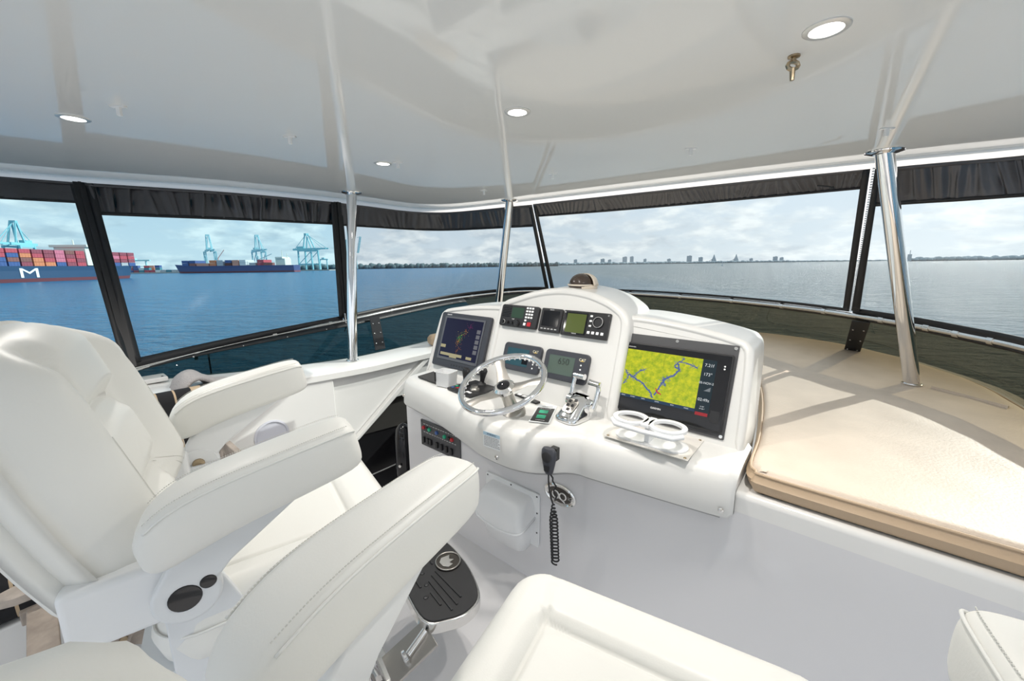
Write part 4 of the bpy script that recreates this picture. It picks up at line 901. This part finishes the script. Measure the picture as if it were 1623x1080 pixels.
        bb = MB(); bb.prism([(.005 + x, .712 + y, .3546) for x, y in ((-.03, -.012), (-.012, -.028), (.012, -.026), (.028, -.010), (.024, .012), (.010, .004), (.004, .026), (-.008, .012), (-.026, .022))], (0, 0, .003)); bb.build('medallion_relief', mat('pale_metal', (.75, .73, .70), .3, 1), f_, bevel=.001)
        for sd in (-1, 1):
            bb = MB(); bb.bar((sd * .21, .545, .315), (sd * .21, .40, .26), .11, .010); bb.build('support_plate', BRUSH, t, bevel=.002)
            bb = MB(); bb.tube([(sd * .20, .53, .322), (sd * .225, .46, .298)], .011, 12); bb.lathe([(.020, 0), (.020, .008), (.014, .012), (.0, .012)], (sd * .225, .455, .298), (sd * .1, -1, -.2), 18); bb.build('roller', CHR, t)
        bb = MB(); bb.bar((-.24, .40, .25), (.24, .40, .25), .03, .03); bb.bar((0, .30, .25), (0, .42, .25), .06, .04); bb.build('support_arm', STEEL, t, bevel=.003)
    return t
make_seat(at(-1.234, .186, FLOOR, R(-14)), 'white upholstered helm seat with high back, turned towards the steering wheel', 11, 17, True, .338, -.098, .84)
make_seat(at(-.118, .255, FLOOR, R(11)), 'white helm seat nearest the camera, cut off by the bottom of the view', 0, 18.3, False, .385, -.18, 1.14)

# ------------------------------------------------------------------ port side: settee, folding chair, blanket, hatch, stair
t = thing('settee', 'beige and black striped cushioned settee along the port coaming', 'settee', at(-2.2, 0, FLOOR))
bb = MB(); bb.box((-.0, -.46, .13), (.24, 1.78, .26)); bb.build('base', GEL, t, bevel=.01)
def striped(y0, y1, x0, x1, z0, z1, name, lean=0, sh=0):
    # runs of cloth across the cushion: beige, black, thin beige line, black, beige
    cuts = [(0, .42, BEIGE), (.42, .53, BLKC), (.53, .545, BEIGE), (.545, .66, BLKC), (.66, 1, BEIGE)]
    cuts = [(max(0, a + (sh if a else 0)), (c + sh if c < 1 else 1), m_) for a, c, m_ in cuts]
    bb = MB()
    ol = rrect(x0, x1, z0, z1, .04, 4)
    for a, c, m_ in cuts:
        bb.use(m_); bb.loft([[(x + lean * (z - z0), y0 + (y1 - y0) * f, z) for x, z in ol] for f in (a, c)], cap=(a == 0 or c == 1))
    bb.build(name, None, t, smooth=50)
for k, (y0, y1) in enumerate(((-1.22, -.66), (-.65, -.07), (-.06, .44))):
    sh = (0, .24, .26)[k]; striped(y0, y1, -.115, .125, .265, .43, 'seat_cushion', 0, sh); striped(y0, y1, -.125, -.035, .435, .925, 'back_cushion', -.02, sh)
t = thing('folding_chair', 'weathered grey teak folding chair with slatted seat behind the helm seat', 'chair', at(-1.83, .12, FLOOR))
for k in range(6):
    bb = MB(); bb.box((0, -.26 + k * .085, .345), (.30, .068, .018)); bb.build('slat', TEAK, t, bevel=.004)
for sd in (-1, 1):
    x = sd * .155
    bb = MB(); bb.box((x, -.03, .325), (.025, .56, .05)); bb.build('seat_rail', TEAK, t, bevel=.004)
    bb = MB(); bb.loft([[(x + w_ * cw, y, .585 + h_) for cw, h_ in ((-1, -.012), (1, -.012), (1, .010), (.7, .014), (-.7, .014), (-1, .010))] for y, w_ in ((-.315, .006), (-.305, .022), (-.28, .034), (-.22, .037), (.10, .030), (.24, .026))]); bb.build('arm', TEAK, t, smooth=40)
    bb = MB(); bb.bar((x + .022 * sd, -.24, .01), (x + .022 * sd, .02, .57), .045, .022, up=(1, 0, 0)); o = bb.build('leg', TEAK, t, bevel=.003)
    bb = MB(); bb.lathe([(.011, 0), (.010, .004), (0, .005)], (x + .034 * sd, -.10, .31), (sd, 0, 0), 12); bb.build('bolt', mat('bronze', (.42, .33, .22), .3, 1), o)
    bb = MB(); bb.bar((x - .006 * sd, .24, .01), (x - .006 * sd, -.14, .33), .045, .022, up=(1, 0, 0)); bb.build('leg', TEAK, t, bevel=.003)
    bb = MB(); bb.bar((x * .9, .22, .33), (x * .9, .30, .75), .04, .022, up=(1, 0, 0)); bb.build('back_post', TEAK, t, bevel=.003)
for k in range(4):
    bb = MB(); bb.bar((-.10 + k * .066, .225, .36), (-.10 + k * .066, .295, .72), .05, .012, up=(0, 1, 0)); bb.build('back_slat', TEAK, t, bevel=.003)
bb = MB(); bb.bar((-.16, .30, .745), (.16, .30, .745), .022, .06); bb.build('top_rail', TEAK, t, bevel=.004)
# fleece blanket humped over the end of the settee
FP = resample([V((0, y, z)) for y, z in ((.365, .86), (.372, .94), (.385, 1.01), (.41, 1.05), (.435, 1.058), (.47, 1.04), (.51, 1.005), (.56, .985), (.60, .975))], 26)
def fl(u, v):
    p = FP[round(u * 25)]; k = v - .5
    return V((-2.43 + .15 * k, p.y + .02 * mnoise.noise(V((u * 5, v * 3, 2))) + .03 * k, p.z - .12 * k * k + .016 * mnoise.noise(V((u * 6, v * 4, 9)))))
bb = MB(); bb.grid(26, 12, lambda u, v: fl(u, v) - V((-2.36, .47, .9)))
o = bb.build('blanket', FLEECE, None, smooth=180, mw=at(-2.36, .47, .9)); q = o.modifiers.new('thick', 'SOLIDIFY'); q.thickness = .022; q = o.modifiers.new('s', 'SUBSURF'); q.levels = 1; q.render_levels = 1
tag(o, 'grey fleece blanket humped over the settee back, beside striped cushions', 'blanket')
t = thing('cleat_cover', 'white moulded step on the port coaming behind the helm seat', 'fitting', at(-2.66, .27, 1.0))
bb = MB(); bb.box((0, 0, .012), (.10, .22, .024)); bb.build('cover', GEL, t, bevel=.006); bb = MB(); bb.lathe([(.006, 0), (.004, .003), (0, .003)], (.03, .09, .024), seg=8); bb.build('screw', BLK, t)
t = thing('whip_aerial', 'short black rod with a white tip outside the port windscreen', 'aerial', at(-2.80, .60, .90))
MB().tube([(0, 0, 0), (0, 0, .155)], .0045, 8).build('rod', BLK, t); MB().tube([(0, 0, .155), (0, 0, .172)], .0052, 8).build('tip', WHT, t)
bb = MB(); bb.lathe([(.088, 0), (.088, .003), (.078, .005), (.074, -.004), (0, -.006)], (0, 0, 0), seg=36)
tag(bb.build('inspection_hatch', mat('lilac_grey_plastic', (.60, .61, .68), .4), None, mw=M.Translation((XI + .001, .73, .655)) @ M.Rotation(R(90), 4, 'Y')), 'round grey inspection hatch on the port coaming wall beside seat', 'hatch')
t = thing('black_cylinder', 'glossy black cylinder standing in the dark stair opening', 'cylinder', at(-2.03, 1.36, .14))  # made-up cylinder standing in for a sun reflection on dark glass
bb = MB(); bb.lathe([(.05, 0), (.055, .02), (.055, .36), (.045, .42), (.02, .45), (0, .455)], ax=(-.06, .05, 1), seg=28); bb.build('body', BLKG, t, smooth=60)
bb = MB(); bb.lathe([(.010, 0), (.009, .004), (0, .005)], (.022, -.048, .20), (.4, -.9, 0), 10); bb.build('rivet', STEEL, t)

# ------------------------------------------------------------------ the water and the far shore, in a frame that allows for the boat's slight heel
HW = 6.5
RTv = V((cos(R(39.8)), sin(R(39.8)), 0)); FHv = V((-sin(R(39.8)), cos(R(39.8)), 0)); Zv = V((0, 0, 1))
r1 = (RTv + Zv * .0130).normalized(); f1 = (FHv - Zv * .0078); f1 = (f1 - r1 * f1.dot(r1)).normalized(); u1 = r1.cross(f1)
SEA = M((r1, f1, u1)).transposed().to_4x4(); SEA.translation = V((0, 0, 1.6)) - u1 * HW
def sea(px, dist, c=0, rz=0):            # a berth on the water: bearing px (tangent units along the horizon), distance ahead
    return SEA @ M.Translation(((px - 811.5) / 642 * dist, dist, c)) @ M.Rotation(rz, 4, 'Z')
wm_ = bpy.data.materials.new('harbour_water'); wm_.use_nodes = True; nt = wm_.node_tree; pb = nt.nodes['Principled BSDF']
pb.inputs['Roughness'].default_value = .24; pb.inputs['IOR'].default_value = 1.33; pb.inputs['Specular IOR Level'].default_value = .5
c1 = nt.nodes.new('ShaderNodeTexCoord'); mpn = nt.nodes.new('ShaderNodeMapping'); mpn.inputs['Scale'].default_value = (.55, 1.0, 1); mpn.inputs['Rotation'].default_value = (0, 0, .5)
nt.links.new(c1.outputs['Object'], mpn.inputs[0])
hs = []
for sc, st in ((.11, 1.0), (.5, .7), (1.6, .3)):
    n = nt.nodes.new('ShaderNodeTexNoise'); n.inputs['Scale'].default_value = sc; n.inputs['Detail'].default_value = 5; n.inputs['Roughness'].default_value = .6
    nt.links.new(mpn.outputs[0], n.inputs['Vector']); q = nt.nodes.new('ShaderNodeMath'); q.operation = 'MULTIPLY'; q.inputs[1].default_value = st; nt.links.new(n.outputs[0], q.inputs[0]); hs.append(q)
sm0 = nt.nodes.new('ShaderNodeMath'); nt.links.new(hs[0].outputs[0], sm0.inputs[0]); nt.links.new(hs[1].outputs[0], sm0.inputs[1])
sm = nt.nodes.new('ShaderNodeMath'); nt.links.new(sm0.outputs[0], sm.inputs[0]); nt.links.new(hs[2].outputs[0], sm.inputs[1])
bp = nt.nodes.new('ShaderNodeBump'); bp.inputs['Strength'].default_value = .8; bp.inputs['Distance'].default_value = 4.5; nt.links.new(sm.outputs[0], bp.inputs['Height']); nt.links.new(bp.outputs[0], pb.inputs['Normal'])
# bluer to port, grey-green to starboard: the change in sky reflection painted into the colour
sx_ = nt.nodes.new('ShaderNodeSeparateXYZ'); nt.links.new(c1.outputs['Object'], sx_.inputs[0])
dvn = nt.nodes.new('ShaderNodeMath'); dvn.operation = 'MULTIPLY_ADD'; dvn.inputs[1].default_value = -.75; nt.links.new(sx_.outputs['Y'], dvn.inputs[0]); nt.links.new(sx_.outputs['X'], dvn.inputs[2])
mrn = nt.nodes.new('ShaderNodeMapRange'); mrn.inputs[1].default_value = -60; mrn.inputs[2].default_value = 60; nt.links.new(sx_.outputs['X'], mrn.inputs[0])
wr_ = nt.nodes.new('ShaderNodeValToRGB'); wr_.color_ramp.elements[0].color = (.002, .16, .34, 1); wr_.color_ramp.elements[1].color = (.06, .12, .14, 1)
nt.links.new(mrn.outputs[0], wr_.inputs[0]); nt.links.new(wr_.outputs[0], pb.inputs['Base Color'])
rr__ = 14000; bb = MB(); bb.add([(rr__ * cos(2 * pi * k / 96), rr__ * sin(2 * pi * k / 96), 0) for k in range(96)], [tuple(range(96))])
o = bb.build('water', wm_, None, smooth=0, mw=SEA); struct(o)

HULL = mat('ship_hull_blue', (.015, .06, .14), .5); HULLR = mat('ship_red_lead', (.22, .06, .07), .6); HULL2 = mat('ship_hull_navy', (.045, .07, .20), .5)
CRN = mat('crane_hazy_cyan', (.25, .56, .62), .6); CRN2 = mat('crane_hazier_cyan', (.38, .64, .70), .6); SHIPW = mat('ship_white', (.80, .78, .68), .6)  # crane cyans paled, distance haze mixed into the paint
CT = [mat('container_' + n, c, .6) for n, c in (('maroon', (.30, .06, .09)), ('red', (.50, .07, .10)), ('pink', (.62, .16, .24)), ('orange', (.68, .22, .10)), ('brown', (.25, .09, .08)), ('blue', (.05, .10, .28)), ('salmon', (.66, .30, .22)), ('grey', (.45, .45, .48)), ('white', (.7, .7, .7)), ('teal', (.06, .22, .28)))]
def contbox(bb, c, d):
    bb.box(c, d)
    for k in range(3): bb.box((c[0] - d[0] * .3 + d[0] * .3 * k, c[1] - d[1] * .5, c[2]), (d[0] * .04, .12, d[2] * .92))
# big container ship to port
A = SEA.inverted() @ sea(-70, 222).translation; B_ = SEA.inverted() @ sea(198, 330).translation
ang = math.atan2(B_.y - A.y, B_.x - A.x); Ls = (B_ - A).length
t = thing('container_ship', 'large blue container ship stacked with red containers, seen through the aft port window', 'ship', SEA @ M.Translation(A) @ M.Rotation(ang, 4, 'Z'))
def hull(L, wdt, h, sheer, bow, m1, m2):
    bb = MB().use(m2); st = [(0, .75), (.06, 1), (.80, 1), (.90, .8), (.97, .35), (1, .05)]
    rows = [(-.4, .92), (h * .22, 1), (h * .221, 1), (h * .7, 1.0), (h, 1.02)]
    for ri in range(4):
        bb.use(m2 if ri < 1 else m1); rg = []
        for f, k in st:
            x = L * f + bow * (f - .8) * 5 * 0
            rg.append([(L * f + (rows[q][0] / h) * bow * max(0, (f - .85) / .15), sd * wdt / 2 * k * rows[q][1], rows[q][0] * (1 + sheer * max(0, (f - .85) / .15))) for q in (ri, ri + 1) for sd in ((-1, 1) if q == ri else (1, -1))])
        bb.loft(rg)
    return bb
hull(Ls, 24, 9.6, .12, 5, HULL, HULLR).build('hull', None, t, smooth=30)
rnd = random.Random(11); meshes = {}
bayx = [i * Ls / 15.5 for i in range(15)]
pal = {4: (3, 3, 1, 0), 5: (3, 1, 0, 0), 6: (5, 2, 2, 2), 7: (0, 1, 0, 4), 8: (1, 0, 1, 1), 10: (0, 0, 2, 0), 11: (0, 2, 1, 0), 12: (5, 0, 2, 0), 13: (7, 0, 1, 0), 14: (5, 0, 1, 0)}
for i, x in enumerate(bayx):
    if i == 9: continue
    tiers = 4; cs_ = pal.get(i, tuple(rnd.choice((0, 1, 3, 4, 5)) for _ in range(4)))
    for k in range(tiers):
        ci = cs_[k % 4]
        if ci not in meshes:
            bb = MB(); contbox(bb, (0, 0, 0), (Ls / 15.5 * .86, 20, 2.45)); o = bb.build('container', CT[ci], t, smooth=0); meshes[ci] = o.data
        else: o = bpy.data.objects.new('container', meshes[ci]); COL.objects.link(o); o.parent = t
        o.location = (x + Ls / 31 + 1, 0, 10.9 + k * 2.62)
bb = MB(); bb.box((bayx[9] + 5.5, 0, 16.5), (7.5, 20, 13)); bb.build('deckhouse', SHIPW, t, bevel=.2); bb = MB(); bb.box((bayx[9] + 5.5, 0, 23.6), (9, 24, 1.6)); bb.build('bridge', SHIPW, t)
bb = MB(); bb.tube([(bayx[9] + 5.5, 0, 24), (bayx[9] + 5.5, 0, 28)], .4, 6); bb.build('mast', SHIPW, t)
text('M', 8.2, WHT, t, M.Translation((Ls * .215, -12.25, 5.2)) @ M.Rotation(R(90), 4, 'X'), 'hull_letter', .05, sx=2.0)
# second ship
A2 = SEA.inverted() @ sea(283, 650).translation; B2 = SEA.inverted() @ sea(470, 650).translation; L2 = (B2 - A2).length
t = thing('cargo_ship', 'navy cargo ship with orange containers moored under the far cranes', 'ship', SEA @ M.Translation(B2) @ M.Rotation(pi + math.atan2(B2.y - A2.y, B2.x - A2.x), 4, 'Z'))
hull(L2, 26, 11, .25, 6, HULL2, HULLR).build('hull', None, t, smooth=30)
bb = MB(); bb.box((L2 * .11, 0, 16), (15, 18, 11)); bb.build('deckhouse', SHIPW, t, bevel=.3); bb = MB(); bb.box((L2 * .115, 0, 22.5), (11, 22, 2.4)); bb.build('bridge', SHIPW, t); bb = MB(); bb.tube([(L2 * .115, 0, 23), (L2 * .115, 0, 34)], .5, 6); bb.tube([(L2 * .075, 0, 18), (L2 * .075, 0, 29)], .5, 6); bb.build('mast', SHIPW, t)
bb = MB(); bb.tube([(L2 * .32, 0, 12), (L2 * .32, 0, 26)], .7, 6); bb.tube([(L2 * .32, 0, 20), (L2 * .20, 0, 29)], .5, 6); bb.build('deck_crane', CRN2, t)
bb = MB(); bb.tube([(L2 * .66, 0, 12), (L2 * .66, 0, 24)], .6, 6); bb.tube([(L2 * .66, 0, 23), (L2 * .60, 0, 36)], .5, 6); bb.build('deck_crane', mat('salmon_crane', (.6, .35, .33)), t)
for f, ci, k in ((.90, 5, 2), (.84, 4, 2), (.78, 6, 1), (.73, 6, 1), (.67, 3, 2), (.61, 7, 2), (.54, 3, 1), (.54, 4, 2), (.48, 6, 2), (.42, 8, 2), (.34, 7, 1), (.27, 1, 2), (.245, 4, 1)):
    for q in range(k):
        bb = MB(); contbox(bb, (0, 0, 0), (L2 * .052, 22, 4.2)); o = bb.build('container', CT[ci if q == 0 else (ci if ci != 4 else 5)], t, smooth=0); o.location = (L2 * f, 0, 13.2 + q * 4.4)
def crane(px, d, H, wid, label, boom=1, ghost=CRN, up=False, face_=1, rz=0):
    t = thing('quay_crane', label, 'crane', sea(px, d, 2.4, R(rz)), 'ship to shore cranes')
    g = H * .55; s_ = H / 52
    for x in (-wid / 2, wid / 2):
        for y in (-8, 8):
            bb = MB(); bb.bar((x, y, 0), (x * .92, y, g), 1.7 * s_, 1.7 * s_); bb.build('leg', ghost, t)
    for y in (-8, 8):
        bb = MB()
        for z in (g * .28, g * .97): bb.bar((-wid / 2, y, z), (wid / 2, y, z), 1.3 * s_, 1.8 * s_)
        bb.bar((-wid / 2, y, g * .28), (wid / 2, y, g * .95), .7 * s_, .7 * s_); bb.build('portal_frame', ghost, t)
    bb = MB(); x0 = -wid * .95 * face_; x1 = wid * .75 * face_
    bb.bar((x0, -4, g + 2), (x1, -4, g + 2), 1.5 * s_, 2.6 * s_); bb.bar((x0, 4, g + 2), (x1, 4, g + 2), 1.5 * s_, 2.6 * s_); bb.build('girder', ghost, t)
    bb = MB(); bb.box((-wid * .5 * face_, 0, g + 4 * s_), (wid * .4, 7, 3.6 * s_)); bb.build('machinery_house', ghost, t)
    bb = MB()
    for y in (-4, 4): bb.bar((-wid * .22, y, g), (-.03 * wid, y * .6, H), 1.3 * s_, 1.3 * s_); bb.bar((wid * .42, y, g), (.05 * wid, y * .6, H), 1.2 * s_, 1.2 * s_)
    bb.box((0, 0, H), (wid * .16, 6, 2 * s_)); bb.build('apex_frame', ghost, t)
    bb = MB(); bx = x1 + (wid * .62 * face_ if not up else wid * .25 * face_); bz = g + 2 if not up else H * 1.12
    for y in (-3, 3): bb.bar((x1, y, g + 2), (bx, y, bz), 1.1 * s_, 1.8 * s_)
    for k in range(6): f = (k + .5) / 6; bb.bar((x1 + (bx - x1) * f, -3, g + 2 + (bz - g - 2) * f), (x1 + (bx - x1) * f, 3, g + 2 + (bz - g - 2) * f), .6, .6)
    bb.build('boom', ghost, t)
    bb = MB(); bb.bar((0, 0, H), (bx, 0, bz), .5 * s_, .5 * s_); bb.bar((0, 0, H), (x0, 0, g + 3), .45 * s_, .45 * s_); bb.bar((0, 0, H), ((x1 + bx) / 2, 0, (g + 2 + bz) / 2), .4 * s_, .4 * s_); bb.build('stay', ghost, t)
    return t
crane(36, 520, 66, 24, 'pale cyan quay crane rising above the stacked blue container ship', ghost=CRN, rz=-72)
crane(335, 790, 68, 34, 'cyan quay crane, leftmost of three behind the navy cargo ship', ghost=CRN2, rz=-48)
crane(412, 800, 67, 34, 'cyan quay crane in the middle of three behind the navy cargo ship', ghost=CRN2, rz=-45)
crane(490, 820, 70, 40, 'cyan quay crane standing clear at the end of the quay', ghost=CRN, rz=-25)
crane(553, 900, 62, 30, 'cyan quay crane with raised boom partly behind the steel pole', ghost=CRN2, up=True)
def gantry(px, d, wd, h, label):
    t = thing('yard_gantry', label, 'crane', sea(px, d, 2), 'yard gantries')
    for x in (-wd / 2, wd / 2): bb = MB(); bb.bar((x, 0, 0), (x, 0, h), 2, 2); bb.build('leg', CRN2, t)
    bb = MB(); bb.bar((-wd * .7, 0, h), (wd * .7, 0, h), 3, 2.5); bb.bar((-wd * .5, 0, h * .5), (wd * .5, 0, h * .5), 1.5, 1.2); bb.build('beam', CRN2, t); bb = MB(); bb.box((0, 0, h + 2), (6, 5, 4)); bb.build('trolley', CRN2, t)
gantry(214, 775, 42, 22, 'low cyan yard gantry just beyond the bow of the big ship')
gantry(513, 905, 15, 22, 'small pale yard gantry right of the end crane on the quay')
bb = MB(); bb.box((0, 0, .4), (460, 30, 3.2)); o = bb.build('quay', mat('quay_concrete', (.40, .38, .36), .9), None, mw=sea(352, 850)); tag(o, 'long grey concrete quay under the cyan cranes', 'quay')
rnd = random.Random(21); cm = {}
CN = ['maroon', 'red', 'pink', 'orange', 'brown', 'blue', 'salmon', 'grey', 'white', 'teal']; slots = []
for col_ in range(11):
    for row in range(2):
        for k in range(rnd.choice((1, 2, 3)) if col_ < 7 else 1): slots.append((198 + col_ * 8.6, 712 + row * 22, k))
OC = 'first second third fourth fifth sixth seventh eighth ninth tenth eleventh'.split()
for px, d, k in slots:
    ci = rnd.choice((0, 1, 6, 6, 9, 9, 5, 3, 8)) if px < 255 else rnd.choice((9, 7, 8, 6))
    if ci not in cm:
        bb = MB(); contbox(bb, (0, 0, 0), (8.6, 5, 3.9)); o = bb.build('cargo_container', CT[ci], None, smooth=0); cm[ci] = o.data
    else: o = bpy.data.objects.new('cargo_container', cm[ci]); COL.objects.link(o)
    o.matrix_world = sea(px, d, 3.85 + k * 4.0); tag(o, '%s yard container, %s stack from the big ship, %s tier, %s row' % (CN[ci], OC[round((px - 198) / 8.6)], ('bottom', 'middle', 'top')[k], 'front' if d < 720 else 'rear'), 'container', 'containers in the yard between the ships')
bb = MB(); bb.box((0, 0, .6), (170, 60, 2.4)); tag(bb.build('quay', mat('quay_concrete', (.40, .38, .36), .9), None, mw=sea(243, 735)), 'grey container yard quay between the two ships', 'quay')
# wooded shore
FOL = mat('far_trees', (.085, .15, .17), .9, var=.3, vscale=.02); FOL2 = mat('far_trees_hazy', (.30, .40, .45), .9)  # hazy trees have the distance haze mixed into their colour
def treeline(px0, px1, d0, d1, h0, h1, nb, m_, lab, seed):
    rnd = random.Random(seed); bb = MB(); o0 = sea((px0 + px1) / 2, (d0 + d1) / 2).translation; inv = SEA.inverted()
    for i in range(nb):
        f = (i + rnd.uniform(-.3, .3)) / nb; px = px0 + (px1 - px0) * f; d = d0 + (d1 - d0) * f + rnd.uniform(0, 40); h = (h0 + (h1 - h0) * f) * rnd.uniform(.75, 1.15)
        p = inv @ sea(px, d).translation; wd = abs(px1 - px0) / 642 * (d0 + d1) / 2 / nb * 1.2
        bb.ball((p.x, p.y, h * .42), 1, 7, 5, (wd, 16, h * .58))
    o = bb.build('treeline', m_, None, smooth=180, mw=SEA); stuff(tag(o, lab, 'trees')); return o
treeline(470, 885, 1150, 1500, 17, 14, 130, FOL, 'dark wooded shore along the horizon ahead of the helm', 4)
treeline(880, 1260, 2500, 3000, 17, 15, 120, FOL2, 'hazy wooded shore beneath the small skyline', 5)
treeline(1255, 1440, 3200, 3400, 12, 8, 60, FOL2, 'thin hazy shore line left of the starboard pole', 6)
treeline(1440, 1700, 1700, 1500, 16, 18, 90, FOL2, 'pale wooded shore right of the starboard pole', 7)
CITY = mat('far_hazy_concrete', (.42, .51, .58), .9); rnd = random.Random(31)  # skyline colour blued and paled, haze painted in
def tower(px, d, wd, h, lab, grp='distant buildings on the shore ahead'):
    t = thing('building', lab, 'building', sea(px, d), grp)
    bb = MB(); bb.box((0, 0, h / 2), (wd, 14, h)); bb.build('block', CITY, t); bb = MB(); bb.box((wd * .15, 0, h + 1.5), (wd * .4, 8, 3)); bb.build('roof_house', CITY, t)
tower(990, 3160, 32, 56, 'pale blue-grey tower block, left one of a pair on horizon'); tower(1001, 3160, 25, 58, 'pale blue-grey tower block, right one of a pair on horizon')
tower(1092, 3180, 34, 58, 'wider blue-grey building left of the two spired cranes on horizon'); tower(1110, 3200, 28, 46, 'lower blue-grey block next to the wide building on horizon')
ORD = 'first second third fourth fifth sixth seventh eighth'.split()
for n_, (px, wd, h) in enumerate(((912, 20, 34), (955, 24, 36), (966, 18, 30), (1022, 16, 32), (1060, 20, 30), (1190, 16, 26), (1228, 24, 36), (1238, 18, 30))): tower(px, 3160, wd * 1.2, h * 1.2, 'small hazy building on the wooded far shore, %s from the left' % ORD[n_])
for px, lab in ((1131, 'distant spired loading tower, first right of the wide building'), (1166, 'distant spired loading tower, second right of the wide building')):
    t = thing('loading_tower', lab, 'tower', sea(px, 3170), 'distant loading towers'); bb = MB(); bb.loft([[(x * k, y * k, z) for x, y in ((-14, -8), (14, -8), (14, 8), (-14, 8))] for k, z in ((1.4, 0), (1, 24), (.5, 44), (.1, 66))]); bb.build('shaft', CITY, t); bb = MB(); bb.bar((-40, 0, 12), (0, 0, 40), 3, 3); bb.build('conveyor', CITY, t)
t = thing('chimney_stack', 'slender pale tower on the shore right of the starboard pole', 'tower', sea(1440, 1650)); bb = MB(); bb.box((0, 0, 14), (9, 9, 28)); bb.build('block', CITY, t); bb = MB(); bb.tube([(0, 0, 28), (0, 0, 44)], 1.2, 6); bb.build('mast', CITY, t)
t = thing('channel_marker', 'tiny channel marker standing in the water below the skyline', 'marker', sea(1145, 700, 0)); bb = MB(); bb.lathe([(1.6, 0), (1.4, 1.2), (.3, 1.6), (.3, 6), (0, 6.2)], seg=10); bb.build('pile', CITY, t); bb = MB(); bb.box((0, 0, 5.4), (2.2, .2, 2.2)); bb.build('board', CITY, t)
